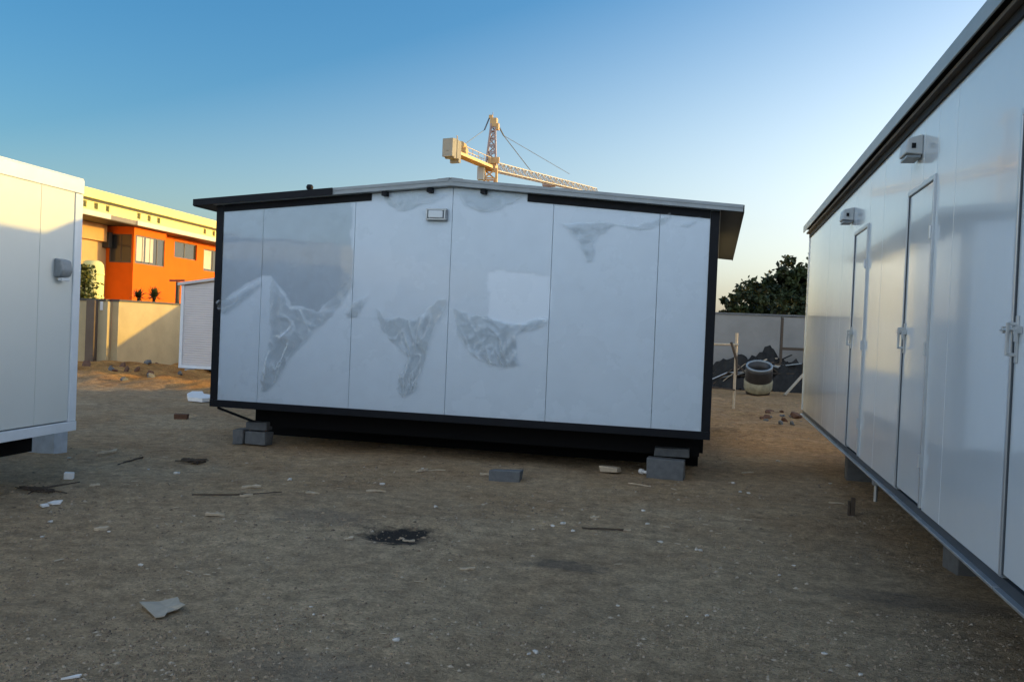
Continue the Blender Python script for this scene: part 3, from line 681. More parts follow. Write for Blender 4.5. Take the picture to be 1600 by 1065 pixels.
# bay body with openings: build as strips
zt1, zt0 = fac(206, 367).z, fac(206, 413).z
f1 = fac(258, 375); f0 = fac(258, 415)
zt1 = (zt1+f1.z)/2; zt0 = (zt0+f0.z)/2
ee = .002
BD = 1.35
def strip(x0, x1, y0, y1, z0, z1): mb.box((x0, y0, z0), (x1, y1, z1))
strip(-BD, 0, 0, bx1, -.1, zt0); strip(-BD, 0, 0, bx1, zt1+.02, zr_o); strip(-BD, -.4, .25, bx1, zt0+.001, zt1+.018)
e1 = Mi @ onP(172, 390, P0, dB); e2 = Mi @ onP(200, 390, P0, dB)
strip(-BD, e1.x-.05, 0, .2, zt0+.001, zt1+.018)
strip(-.10, 0, 0, .14, zt0+.001, zt1+.018); strip(-.2, 0, bx1-.1, bx1, zt0+.001, zt1+.018)
mb.xf(Mo); mb.build('bay', ORANGE, ob)
# windows in the bay
def window(x, y0, y1, z0, z1, nmull, parent, axis='y', frame=WFRAME, xx=None, curtains=()):
    b = MB(); t_ = .05
    def bb(a, c, e=0.0):
        if axis == 'y': b.box((x-.05, a[0], a[1]), (x-.012, c[0], c[1]))
        else: b.box((a[0], x+.012, a[1]), (c[0], x+.05, c[1]))
    bb((y0, z0), (y1, z0+t_)); bb((y0, z1-t_), (y1, z1)); bb((y0, z0+t_+.001), (y0+t_, z1-t_-.001)); bb((y1-t_, z0+t_+.001), (y1, z1-t_-.001))
    for k in range(1, nmull+1):
        yc = y0+(y1-y0)*k/(nmull+1); bb((yc-.025, z0+t_+.001), (yc+.025, z1-t_-.001))
    b.xf(Mo); wo = b.build('window', frame, parent)
    b = MB()
    if axis == 'y': b.box((x-.04, y0+.04, z0+.04), (x-.03, y1-.04, z1-.04))
    else: b.box((y0+.04, x+.03, z0+.04), (y1-.04, x+.04, z1-.04))
    b.xf(Mo); b.build('pane', GLASS, wo)
    for ca, cb in curtains:
        b = MB(); n_ = 14
        for i in range(n_):
            a0 = y0+(y1-y0)*(ca+(cb-ca)*i/n_); a1 = y0+(y1-y0)*(ca+(cb-ca)*(i+1)/n_)
            o0 = .02*(i % 2); o1 = .02*((i+1) % 2)
            b.add([(x-.027+o0*.5, a0, z0+.12), (x-.027+o1*.5, a1, z0+.12), (x-.027+o1*.5, a1, z1-.06), (x-.027+o0*.5, a0, z1-.06)], [(0, 1, 2, 3)])
        b.xf(Mo); b.build('curtain', CURTAIN, wo)
    return wo
window(-.02, .15, bx1-.1, zt0+.002, zt1+.016, 3, ob, curtains=((.06, .30), (.36, .62)))
window(.02, e1.x-.04, -.11, zt0+.002, zt1+.016, 1, ob, axis='x')
# main facade beyond the bay, set back a little
m0 = bx1+.01; m1 = 22
wA = (fac(273, 378, rec), fac(307, 406, rec)); wB = (fac(319, 389, rec), fac(345, 425, rec))
ya0, ya1 = wA[0].y, wA[1].y; za1 = fac(290, 379.5, rec).z; za0 = fac(290, 404.5, rec).z
yb0 = wB[0].y; yb1 = yb0+2.3; zb1 = fac(320, 388.5, rec).z; zb0_ = fac(320, 423, rec).z
mb = MB(); X0, X1 = rec-.25, rec
zlo = min(za0, zb0_)
strip(X0, X1, m0, m1, -.1, zlo-.001)
zhi = max(za1, zb1); strip(X0, X1, m0, m1, zhi+.001, zr_o)
strip(X0, X1, m0, ya0, zlo, zhi); strip(X0, X1, ya1, yb0, zlo, zhi); strip(X0, X1, yb1, m1, zlo, zhi)
if za0 > zlo+.01: strip(X0, X1, ya0+ee, ya1-ee, zlo, za0)
if zb0_ > zlo+.01: strip(X0, X1, yb0+ee, yb1-ee, zlo, zb0_)
if za1 < zhi-.01: strip(X0, X1, ya0+ee, ya1-ee, za1, zhi)
if zb1 < zhi-.01: strip(X0, X1, yb0+ee, yb1-ee, zb1, zhi)
strip(-9, X0-.001, m0+1.6, m1, -.1, zr_o-.002)
mb.xf(Mo); mb.build('wall', ORANGE, ob)
window(rec-.06, ya0+ee, ya1-ee, za0+.002, za1-.002, 1, ob)
window(rec-.06, yb0+ee, yb1-ee, zb0_+.002, zb1-.002, 1, ob, curtains=((.04, .42),))
# eaves: white fascia in two lengths, a weathered length over the bay, dark shadow board under
fz0 = fac(206, 350.5, .45).z; fz1 = fac(206, 342.5, .45).z; FH = fz1-fz0
ys0 = (Mi @ onP(175, 345, P0+nB*.5, nB)).y; ys1 = (Mi @ onP(217, 350, P0+nB*.5, nB)).y
mb = MB(); mb.box((.35, ys1, fz0+.02), (.45, m1, fz1)); mb.xf(Mo); mb.build('fascia', CREAM, ob)
mb = MB(); mb.box((.35, -12, fz0+.02), (.45, ys0, fz1)); mb.xf(Mo); mb.build('fascia', CREAM, ob)
mb = MB(); mb.box((.33, ys0+ee, fz0+.03), (.40, ys1-ee, fz1-.01)); mb.xf(Mo); mb.build('fascia', GREYFASC, ob)
mb = MB(); mb.box((-9, -12, fz0+.001), (.34, m1, fz0+.06)); mb.xf(Mo); ro = mb.build('roof', DARKLINE, ob)
mb = MB(); mb.prism([(.34, -12, fz1-.03), (-9, -12, fz1-.02), (-9, -12, fz1-.005), (.34, -12, fz1-.012)], (0, m1+12, 0)); mb.xf(Mo); mb.build('roof_sheet', GREYROOF, ro)
# peach wall left of the bay with a darker beam
mb = MB(); mb.box((-BD-.4, -12, -.1), (-BD-.002, bx1, fz0-.012)); mb.xf(Mo); mb.build('side_wall', PEACH, ob)
mb = MB(); mb.box((-BD-.001, -12, fz0-.75), (-BD+.22, -.3, fz0-.013)); mb.xf(Mo); mb.build('beam', mat('deep_peach_render', (.60, .34, .13), .8, .2, var=.1), ob)
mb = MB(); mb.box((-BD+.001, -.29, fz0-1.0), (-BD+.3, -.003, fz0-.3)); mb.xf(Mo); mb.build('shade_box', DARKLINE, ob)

YP = P0-nB*10
yb = thing('long_building', YP, 'long pale yellow building with small square openings under its parapet', 'building', rz=PHI)
My = wm(yb); Myi = My.inverted()
def fy(x, y): return Myi @ onP(x, y, YP, nB)
ztop = (fy(135, 296).z+fy(330, 343).z)/2; zline = (fy(135, 309).z+fy(330, 356).z)/2
print('yellow building', fy(128, 293), fy(337, 345), ztop, zline, 'orange roof', fz0)
vents = [fy(x, y) for x, y in ((132, 321), (150, 325), (168, 329), (217, 338), (233, 342), (248, 345), (320, 359), (334, 362))]
vents += [Vector((0, v.y+d_, v.z)) for v, d_ in ((vents[-1], 2.2),)]
vz0 = sum(v.z for v in vents)/len(vents)-.19; vz1 = vz0+.38
vy = sorted(v.y for v in vents)
mb = MB(); mb.box((-12, -25, -.1), (0, 75, vz0)); mb.box((-12, -25, vz1), (0, 75, zline-.12))
prev = -25
for y_ in vy: mb.box((-.4, prev, vz0+.001), (0, y_-.2, vz1-.001)); prev = y_+.2
mb.box((-.4, prev, vz0+.001), (0, 75, vz1-.001)); mb.box((-12, -25, vz0+.001), (-.401, 75, vz1-.001))
mb.xf(My); mb.build('wall', YELLOW, yb)
mb = MB(); mb.box((-12, -25, zline+.001), (.35, 75, ztop)); mb.xf(My); mb.build('parapet', YELLOW, yb)
mb = MB(); mb.box((-12, -25, zline-.119), (.1, 75, zline)); mb.xf(My); mb.build('gutter', DARKLINE, yb)
for y_ in vy:
    b = MB()
    for k in range(3): b.box((-.3, y_-.19, vz0+.02+k*.12), (-.12, y_+.19, vz0+.09+k*.12))
    b.xf(My); b.build('louvre', mat('olive_louvre', (.20, .18, .09), .7), yb)

# yellow tank and plants in front of the houses
q = onD(143, 470, 33); q.z = 0
a = onD(146, 407, 33).z
t = thing('water_tank', (q.x, q.y, 0), 'rounded yellow tank partly hidden by a climbing plant', 'tank')
mb = MB(); rr = .40
mb.lathe([(rr, 0), (rr, a-.35), (rr*.94, a-.15), (rr*.75, a-.04), (.2, a), (.001, a)], (q.x, q.y, 0), 28); mb.build('tank_body', YELLOW, t, smooth=True)
for z in (a*.3, a*.6, a*.85): mb = MB(); mb.lathe([(rr+.005, z), (rr+.03, z+.03), (rr+.005, z+.06)], (q.x, q.y, 0), 28); mb.build('tank_rib', YELLOW, t, smooth=True)
def leafquad(b, c, s, rnd, asp=1.6):
    n = Vector((rnd.gauss(0, 1), rnd.gauss(0, 1), rnd.gauss(0, 1)+.4)).normalized()
    x = n.orthogonal().normalized(); x.rotate(Matrix.Rotation(rnd.uniform(0, 6.28), 3, n)); y = n.cross(x)
    x *= s*asp/2; y *= s/2
    b.add([c-x, c-y*.9, c+x, c+y*.9], [(0, 1, 2, 3)])
rnd = random.Random(8)
q = onD(131, 470, 31.5); a = onD(134, 414, 31.5).z
t = thing('climbing_plant', (q.x, q.y, 0), 'yellow green climbing plant growing against the yellow tank', 'plant')
mb = MB(); mb.tube([(q.x, q.y, 0), (q.x+.05, q.y, a*.5), (q.x-.05, q.y, a)], [.05, .04, .015], 7); mb.build('stem', BARK, t)
mb = MB()
for k in range(1500):
    z = rnd.uniform(.6, a); wd = .5*(1-.55*(z/a)**3)
    leafquad(mb, Vector((q.x+rnd.gauss(0, wd*.5), q.y+rnd.gauss(0, .2), z)), rnd.uniform(.05, .12), rnd)
mb.build('foliage', LEAFY, t)
def spiky(px, py_top, D, n, label, spread, seed, hfrac):
    rnd = random.Random(seed)
    base = onD(px, 474, D); top = onD(px, py_top, D).z
    t = thing('spiky_plant', (base.x, base.y, 0), label, 'plant', 'spiky plants behind the boundary wall')
    zc = base.z+(top-base.z)*hfrac
    mb = MB(); mb.tube([(base.x, base.y, 0), (base.x+.05, base.y, zc*.6), (base.x, base.y, zc)], [.09, .07, .05], 8); mb.build('trunk', BARK, t)
    mb = MB()
    for k in range(n):
        an = rnd.uniform(0, 6.283); el = rnd.uniform(-.3, 1.35); ln = (top-zc)*rnd.uniform(.75, 1.1)*spread
        d = Vector((math.cos(an)*math.cos(el), math.sin(an)*math.cos(el), math.sin(el)))
        s = Vector((-math.sin(an), math.cos(an), 0))*.035
        c0 = Vector((base.x, base.y, zc)); c1 = c0+d*ln*.5; c2 = c0+d*ln+Vector((0, 0, -.12*ln*math.cos(el)))
        mb.add([c0-s, c0+s, c1+s, c1-s, c2], [(0, 1, 2, 3), (3, 2, 4)])
    mb.build('leaves', LEAFS, t)
spiky(216, 447, 31, 60, 'upright spiky plant in front of the orange bay', 1.0, 3, .35)
spiky(240, 449, 31, 80, 'broad spiky plant right of the upright one before the orange house', 1.25, 4, .4)
q = onD(277, 474, 30); a = onD(277, 440, 30).z
t = thing('yard_post', (q.x, q.y, 0), 'dark post with a short crossarm beside the small cabin roof', 'post')
mb = MB(); mb.bar((q.x, q.y, 0), (q.x, q.y, a), .1); mb.build('pole', DARKWOOD, t)
mb = MB(); mb.bar((q.x-.32, q.y, a+.03), (q.x+.25, q.y, a+.05), .06); mb.build('crossarm', DARKWOOD, t)

# ------------------------------------------------------------------ right background: wall, trees, scrap
WY = 29.5
wt_ = onY(1190, 493, WY).z
rw = thing('boundary_wall', (2, WY, 0), 'grey boundary wall seen in the gap between the centre and right cabins', 'wall', 'boundary walls')
mb = MB(); jx = onY(1219, 530, WY).x
mb.box((-2, WY, -.2), (jx-.01, WY+.2, wt_)); mb.box((jx+.01, WY, -.2), (9, WY+.2, wt_-.02)); mb.box((jx-.02, WY+.03, -.1), (jx+.02, WY+.15, wt_-.1)); mb.build('wall_face', WALLG, rw)
mb = MB(); mb.box((-2, WY-.03, wt_+.001), (9, WY+.23, wt_+.06)); mb.build('coping', CONC, rw)
t = thing('post_and_rail', (jx, WY-.4, 0), 'dark post and rail standing before the grey wall', 'frame')
mb = MB(); mb.bar((jx+.02, WY-.4, 0), (jx+.02, WY-.4, onY(1219, 496, WY-.4).z), .07); mb.build('post', DARKWOOD, t)
zr1 = onY(1235, 545, WY-.4).z
mb = MB(); mb.bar((jx+.06, WY-.4, zr1), (jx+3, WY-.4, zr1), .11, .09); mb.build('rail', DARKWOOD, t)

def tree(base, h, crown, label, seed, nleaf, ls):
    rnd = random.Random(seed); b = Vector(base)
    t = thing('leafy_tree', b, label, 'tree', 'trees behind the grey wall')
    mb = MB(); th = h*.42
    mb.tube([b, b+Vector((.1, 0, th*.5)), b+Vector((0, 0, th))], [h*.035, h*.026, h*.02], 9)
    tips = []
    for c, r in crown:
        tip = b+Vector(c); mid = b+Vector((c[0]*.4, c[1]*.4, th+(c[2]-th)*.35))
        mb.tube([b+Vector((0, 0, th*.85)), mid, tip], [h*.016, h*.011, h*.004], 6)
    mb.build('trunk', BARK, t)
    mb = MB(); tot = sum(r**2 for c, r in crown)
    for c, r in crown:
        n = int(nleaf*r*r/tot); sub = []
        for k in range(max(10, int(16*r))):
            d = Vector((rnd.gauss(0, 1), rnd.gauss(0, 1), rnd.gauss(0, .85))).normalized()
            sub.append((b+Vector(c)+d*r*rnd.uniform(.4, 1.22), r*rnd.uniform(.12, .34)))
        for k in range(n):
            p, q = rnd.choice(sub)
            leafquad(mb, p+Vector((rnd.gauss(0, q*.55), rnd.gauss(0, q*.55), rnd.gauss(0, q*.45))), ls*rnd.uniform(.6, 1.3), rnd)
    mb.build('crown', LEAF, t)
def tb(px, D): q = onD(px, 540, D); return (q.x, q.y, 0)
T1 = tb(1222, 58); k = 58/F
tree(T1, 6.9, [((-1.2, 0, 4.6), 1.5), ((.5, .4, 5.2), 1.55), ((1.6, -.3, 4.3), 1.7), ((-.3, -.8, 3.4), 1.6), ((2.6, .5, 5.2), 1.5), ((-2.0, .3, 3.6), 1.0), ((.9, 0, 2.6), 1.6)], 'tall dark tree rising over the grey wall beside the right cabin', 5, 15000, .24)
T2 = tb(1160, 50)
tree(T2, 4, [((-.4, 0, 3.0), 1.0), ((.6, .3, 3.4), .9), ((1.5, 0, 2.6), 1.0), ((-1.3, .2, 2.6), .8), ((.3, 0, 2.2), 1.1)], 'low dark bushy tree left of the tall tree', 6, 7000, .2)
T3 = tb(1290, 52)
tree(T3, 5, [((-.8, 0, 3.2), 1.3), ((.6, .3, 4.2), 1.4), ((-1.8, 0, 2.4), 1.2), ((1.6, 0, 3.2), 1.3)], 'olive green tree half hidden behind the far end of the right cabin', 7, 8000, .2)

# scrap heap, drum, pole trestle
rnd = random.Random(12)
def sheet(px, py, D, wdt, hgt, rot, M, name, label, cat, group=None, th=.02, seed=0):
    q = onZ(px, py); rnd = random.Random(seed)
    b = MB(); nx_, ny_ = 9, 7
    def z(i, j): return .10*wdt*noise.noise((i*.5+seed, j*.5, seed*1.3))
    for s in (0, 1):
        for j in range(ny_):
            for i in range(nx_): b.v.append(Vector(((i/(nx_-1)-.5)*wdt, (j/(ny_-1)-.5)*hgt, z(i, j)+s*th)))
    N_ = nx_*ny_
    for j in range(ny_-1):
        for i in range(nx_-1):
            a = j*nx_+i; b.f.append((a, a+nx_, a+nx_+1, a+1)); b.f.append((N_+a, N_+a+1, N_+a+nx_+1, N_+a+nx_))
    for i in range(nx_-1): b.f.append((i, i+1, N_+i+1, N_+i)); a = (ny_-1)*nx_+i; b.f.append((a+1, a, N_+a, N_+a+1))
    for j in range(ny_-1): a = j*nx_; b.f.append((a+nx_, a, N_+a, N_+a+nx_)); a = j*nx_+nx_-1; b.f.append((a, a+nx_, N_+a+nx_, N_+a))
    o = b.build(name, M, smooth=False); o.location = (q.x, q.y, D); o.rotation_euler = rot; return tag(o, label, cat, group)
hp = onZ(1212, 612); hp.y += 1.2
b = MB(); rg = random.Random(2)
n1, n2 = 44, 22
for j in range(n2):
    for i in range(n1):
        u_ = i/(n1-1)*2-1; v_ = j/(n2-1)*2-1
        h = 1.15*max(0, 1-u_*u_)**.5*max(0, 1-v_*v_)**.7*(1+.5*noise.noise((u_*3, v_*3, 2)))+.35*noise.noise((u_*8, v_*5, 4))+.18*noise.noise((u_*19, v_*11, 5))
        b.v.append(Vector((u_*2.4, v_*1.1, max(-.05, h-.05))))
for j in range(n2-1):
    for i in range(n1-1): a = j*n1+i; b.f.append((a, a+1, a+n1+1, a+n1))
o = b.build('scrap_heap', TARP); o.location = (hp.x, hp.y, 0); tag(o, 'dark heap of scrap and sheeting against the grey wall', 'scrap heap')
q = onZ(1184, 617)
rr = 20/F*q.y; dh = onY(1184, 560, q.y).z
t = thing('drum', (q.x, q.y, 0), 'dark open mouthed drum with a pale spattered band tilted before the scrap heap', 'drum')
Td = Matrix.Translation((q.x, q.y+.25, -.12)) @ Matrix.Rotation(R(24), 4, 'X')
def dl(prof, nm, M): mb = MB(); mb.lathe(prof, (0, 0, 0), 28); mb.xf(Td); mb.build(nm, M, t, smooth=True)
mb = MB(); mb.lathe([(.001, 0), (rr*.74, 0), (rr*.86, dh*.15), (rr*.97, dh*.33), (rr*1.0, dh*.62), (rr*1.0, dh*.9), (rr*.93, dh), (rr*.86, dh), (rr*.86, dh*.7), (rr*.7, dh*.45), (.001, dh*.4)], (0, 0, 0), 28); mb.xf(Td); mb.build('drum_body', DRUMD, t, smooth=True)
dl([(rr*.985, dh*.31), (rr*1.05, dh*.35), (rr*1.06, dh*.56), (rr*1.0, dh*.61)], 'drum_band', DRUML)
dl([(rr*.85, dh*.99), (rr*.98, dh*.97), (rr*.98, dh*1.02), (rr*.87, dh*1.03), (rr*.85, dh*.99)], 'drum_rim', SCRAPG)
sheet(1213, 606, .42, .75, .6, (R(52), R(8), R(-14)), PAPER, 'board_offcut', 'white board offcut leaning on the scrap heap beside the drum', 'board', seed=3)
sheet(1150, 590, .85, 1.1, .6, (R(40), R(22), R(-12)), SCRAPG, 'metal_sheet', 'upper crumpled grey sheet behind the trestle', 'sheet', seed=21)
sheet(1205, 580, 1.0, 1.0, .5, (R(48), R(-20), R(15)), TARP, 'metal_sheet', 'dark bent sheet sticking up just right of the drum mouth', 'sheet', seed=23)
sheet(1222, 597, .8, 1.5, .5, (R(25), R(-14), R(5)), SCRAPG, 'metal_sheet', 'grey metal sheet lying on top of the scrap heap', 'sheet', seed=5)
sheet(1140, 605, .5, 1.0, .9, (R(60), R(10), R(25)), SCRAPG, 'metal_sheet', 'crumpled blue grey sheet left of the drum behind the trestle', 'sheet', seed=9)
sheet(1245, 585, .75, 1.3, .35, (R(35), R(12), R(-8)), TARP, 'metal_sheet', 'dark bent sheet at the right end of the scrap heap', 'sheet', seed=11)
rg = random.Random(71)
for k in range(34):
    u_ = rg.uniform(-1.9, 2.0); hx = hp.x+u_; hy = hp.y-rg.uniform(.5, 1.1); hz_ = rg.uniform(.1, .95)*(1-abs(u_)/3.2)
    ln = rg.uniform(.5, 1.6); an = rg.uniform(-.9, .9); d = Vector((math.cos(an), rg.uniform(-.3, .3), math.sin(an)*.8)).normalized()*ln/2
    mb = MB()
    if k % 3 == 0:
        mb.tube([-d, d*.1+Vector((0, 0, .12)), d], rg.uniform(.015, .03), 7); M_ = rg.choice((GALV, SCRAPG, DARKWOOD)); nm, lb_ = 'scrap_pipe', 'bent pipe sticking out of the dark scrap heap'
    else:
        mb.bar(-d, d, rg.uniform(.05, .22), rg.uniform(.015, .05)); M_ = rg.choice((DARKWOOD, DARKWOOD, SCRAPG, PALEWOOD, TARP)); nm, lb_ = 'scrap_board', 'loose board lying on the dark scrap heap'
    o = mb.build(nm, M_); o.location = (hx, hy, hz_+.05); tag(o, lb_, 'scrap', 'pipes in the scrap heap' if k % 3 == 0 else 'boards on the scrap heap')
a = onZ(1226, 618); c = onZ(1226, 618); c = Vector((a.x+.55, a.y+.5, .62))
mb = MB(); mb.bar(Vector((0, 0, .0)), c-a, .09, .03); o = mb.build('timber_plank', PALEWOOD); o.location = (a.x, a.y, .02); tag(o, 'pale timber plank leaning on the right of the scrap heap', 'plank')
for (x0, y0, x1, y1, dz, lab) in ((1160, 572, 1215, 560, .35, 'thin bent rod arching over the drum'), (1200, 575, 1240, 597, .3, 'pale pole lying down the scrap heap')):
    a = onY(x0, y0, hp.y-.3); c = onY(x1, y1, hp.y-.3)
    mb = MB(); mb.tube([Vector((0, 0, 0)), (c-a)*.5+Vector((0, 0, .12)), c-a], .025, 7); o = mb.build('scrap_pole', PALEWOOD); o.location = a; tag(o, lab, 'pole')
q = onZ(1146, 637); zt_ = onY(1148, 520, q.y).z; zc_ = onY(1146, 538, q.y).z
t = thing('pole_trestle', (q.x, q.y, 0), 'thin pole trestle with a crossbar by the far corner of the centre cabin', 'trestle')
mb = MB(); mb.tube([(q.x, q.y, -.02), (q.x, q.y, zt_)], .032, 8); mb.build('pole', PALEWOOD, t)
mb = MB(); mb.tube([(q.x+.05, q.y-.04, zc_), (q.x-1.3, q.y-.04, zc_-.03)], .028, 8); mb.build('crossbar', PALEWOOD, t)
mb = MB(); mb.tube([(q.x-1.2, q.y, -.02), (q.x-1.2, q.y, zt_*.95)], .032, 8); mb.build('pole', PALEWOOD, t)
mb = MB(); mb.tube([(q.x-.12, q.y-.06, zc_+.05), (q.x+.02, q.y-.02, zc_-.35), (q.x+.03, q.y, zc_-.7)], .03, 7); mb.build('rope', DARKWOOD, t)
mb = MB(); mb.bar((q.x-1.2, q.y-.03, .5), (q.x+.02, q.y-.03, .42), .05, .03); mb.build('brace', DARKWOOD, t)

# ------------------------------------------------------------------ tower crane
D0 = 110.0
cb = onD(765.5, 285, D0); ch = onD(767, 260, D0); ct = onD(771, 187, D0)
tw = 1.3
cr_t = thing('tower_crane', (cb.x, cb.y, 0), 'yellow tower crane far behind the centre cabin roof', 'crane')
def lattice(a, b, wa, wb, n, bar, axis_up=(0, 0, 1), tri=False):
    a = Vector(a); b = Vector(b); d = (b-a).normalized(); up = Vector(axis_up)
    if abs(d.dot(up)) > .95: x = Vector((cr.x, cr.y, 0)).normalized(); y = d.cross(x).normalized()
    else: x = d.cross(up).normalized(); y = x.cross(d)
    mb = MB()
    def cor(t_):
        p = a.lerp(b, t_); w_ = wa+(wb-wa)*t_
        if tri: return [p-x*w_/2-y*w_/2, p+x*w_/2-y*w_/2, p+y*w_/2]
        return [p+x*i*w_/2+y*j*w_/2 for i, j in ((-1, -1), (1, -1), (1, 1), (-1, 1))]
    c0 = cor(0); c1 = cor(1); m_ = len(c0)
    for i in range(m_): mb.bar(c0[i], c1[i], bar*1.5)
    for k in range(n):
        p = cor(k/n); q = cor((k+1)/n)
        for i in range(m_):
            j = (i+1) % m_
            mb.bar(p[i], q[j] if k % 2 else p[i].lerp(q[i], 1), bar) if False else mb.bar(p[i] if k % 2 else p[j], q[j] if k % 2 else q[i], bar)
            mb.bar(q[i], q[j], bar)
    return mb
lattice((cb.x, cb.y, 0), (ch.x, ch.y, ch.z-.4), tw*1.15, tw*1.15, 18, .17).build('mast', CRANEY, cr_t)
lattice((ch.x, ch.y, ch.z), (ct.x, ct.y, ct.z-.6), tw*.95, .5, 6, .13).build('tower_head', CRANER, cr_t)
mb = MB(); mb.box((-.75, -.6, -.45), (.75, .6, .35)); mb.box((-.2, -.8, .35), (1.2, -.5, 1.1)); mb.xf(Matrix.Translation(ch+Vector((0, 0, -.1)))); mb.build('slewing_ring', CRANEY, cr_t)
mb = MB(); mb.box((-.35, -.35, -.9), (.5, .35, .15)); mb.box((-.55, -.2, .15), (-.1, .2, .55)); mb.box((.3, -.3, -1.3), (.75, .3, -.5)); mb.xf(Matrix.Translation(ct)); mb.build('head_sheave', CRANEY, cr_t)
ce = onD(722, 240, 104.5); ce2 = onD(703, 233, 102.2)
jt = onD(932, 299, 142)
j0 = ch+Vector((0, 0, .1))
lattice(j0+(jt-j0)*.015, jt, 1.15, .95, 34, .07, tri=True).build('jib', mat('crane_jib_paint', (.46, .40, .33), .5, .4), cr_t)
dc = (ce2-ch).normalized(); sd_ = dc.cross(Vector((0, 0, 1))).normalized()
mb = MB(); mb.bar(ch+dc*.5+Vector((0, 0, -.2)), ce2+Vector((0, 0, -.2)), 1.3, .35)
for s in (-1, 1): mb.bar(ch+dc*.6+sd_*s*.65+Vector((0, 0, .8)), ce+sd_*s*.65+Vector((0, 0, .75)), .06); 
for i in range(6):
    for s in (-1, 1): p_ = ch.lerp(ce, i/5)+sd_*s*.65; mb.bar(p_, p_+Vector((0, 0, .8)), .05)
mb.build('counter_jib', CRANEY, cr_t)
mb = MB()
for i_, (lo_, hi_) in enumerate(((-1.0, 1.05), (-1.15, 1.1), (-1.1, 1.0), (-1.5, .95))): mb.box((-1.0+i_*.48, -.7+.05*(i_ % 2), lo_), (-.58+i_*.48, .7-.04*i_, hi_))
mb.box((-1.05, -.2, -.35), (1.0, .2, -.2)); mb.xf(Matrix.Translation(ce2+Vector((.3, 0, 0))) @ Matrix.Rotation(math.atan2(dc.y, dc.x)+math.pi, 4, 'Z')); mb.build('counterweight', CRANEB, cr_t)
wp = ch.lerp(ce2, .72)
mb = MB(); mb.box((-.6, -.5, 0), (.6, .5, .7)); mb.tube([(0, -.6, 1.0), (0, .6, 1.0)], .42, 12); mb.bar((-.5, 0, .6), (-.7, 0, 2.2), .1); mb.xf(Matrix.Translation(wp)); mb.build('hoist_winch', CRANEY, cr_t)
mb = MB(); mb.box((-.42, -.4, -.8), (.42, .4, .75)); mb.xf(Matrix.Translation(onD(752, 271, D0-1))); mb.build('operator_cab', mat('cab_grey', (.42, .46, .46), .4), cr_t)
tr_ = onD(858, 286, 130)
mb = MB(); mb.box((-.9, -.6, -.5), (.9, .6, .1)); mb.bar((0, 0, -.4), (.1, 0, -1.4), .18); mb.bar((.4, 0, -1.1), (.9, 0, -1.15), .12); mb.xf(Matrix.Translation(tr_)); mb.build('trolley', CRANER, cr_t)
mb = MB(); top = ct+Vector((.4, 0, -.3))
lowp = onD(787, 212, D0+2)
mb.tube([top, lowp], .09, 6); mb.tube([lowp, onD(831, 269, 124)], .05, 5); mb.tube([lowp, onD(890, 272, 134)], .035, 5)
mb.tube([ct+Vector((-.5, 0, .3)), onD(757, 203, D0-.5)], .09, 5); mb.tube([onD(757, 203, D0-.5), ce+Vector((0, 0, .9))], .035, 5)
mb.build('pendant_cable', CABLE, cr_t)
mb = MB(); mb.bar(ct+Vector((-.1, 0, .1)), ct+Vector((-.1, 0, .9)), .06); mb.build('mast_light', CRANER, cr_t)

# ------------------------------------------------------------------ litter on the ground
def flake(pts, th, name, M, label, cat, group=None, curl=.0, lift=.006):
    P = [onZ(x, y) for x, y in pts]; c = sum(P, Vector())/len(P); z0_ = gz(c.x, c.y)+lift
    b = MB(); b.prism([(p.x-c.x, p.y-c.y, curl*math.sin(i*2.4+c.x*3)) for i, p in enumerate(P)], (0, 0, th))
    o = b.build(name, M); o.location = (c.x, c.y, z0_); return tag(o, label, cat, group)
def stick(x0, y0, x1, y1, w_, th, M, label, group=None, name='timber_offcut', cat='wood scrap', tilt=0):
    a = onZ(x0, y0); c = onZ(x1, y1); m_ = (a+c)/2; z0_ = gz(m_.x, m_.y)+.002; rg = random.Random(int(x0*7+y0))
    d = c-a; ln = d.length; d.normalize(); n = Vector((-d.y, d.x, 0)); N_ = 6; b = MB(); top = []; w_ *= .8
    bow = rg.uniform(-.12, .12)*ln
    for sgn in (1, -1):
        rng_ = range(N_) if sgn > 0 else range(N_-1, -1, -1)
        for i in rng_:
            t_ = i/(N_-1); endt = .35 if i in (0, N_-1) else 1
            off = d*(ln*(t_-.5)+rg.uniform(-.06, .06)*ln)+n*(sgn*w_/2*endt*rg.uniform(.55, 1.15)+bow*(4*t_*(1-t_)-.5))
            top.append(Vector((off.x, off.y, th*rg.uniform(.6, 1.2)+tilt*(1-t_)+rg.uniform(0, .006))))
    n2 = len(top); b.v = top+[Vector((v.x, v.y, v.z-th)) for v in top]
    for i in range(N_-1): b.f.append((i, n2-1-i, n2-2-i, i+1)); b.f.append((n2+i+1, 2*n2-2-i, 2*n2-1-i, n2+i))
    for i in range(n2): j = (i+1) % n2; b.f.append((i, j, n2+j, n2+i))
    o = b.build(name, M); o.location = (m_.x, m_.y, z0_); return tag(o, label, cat, group)
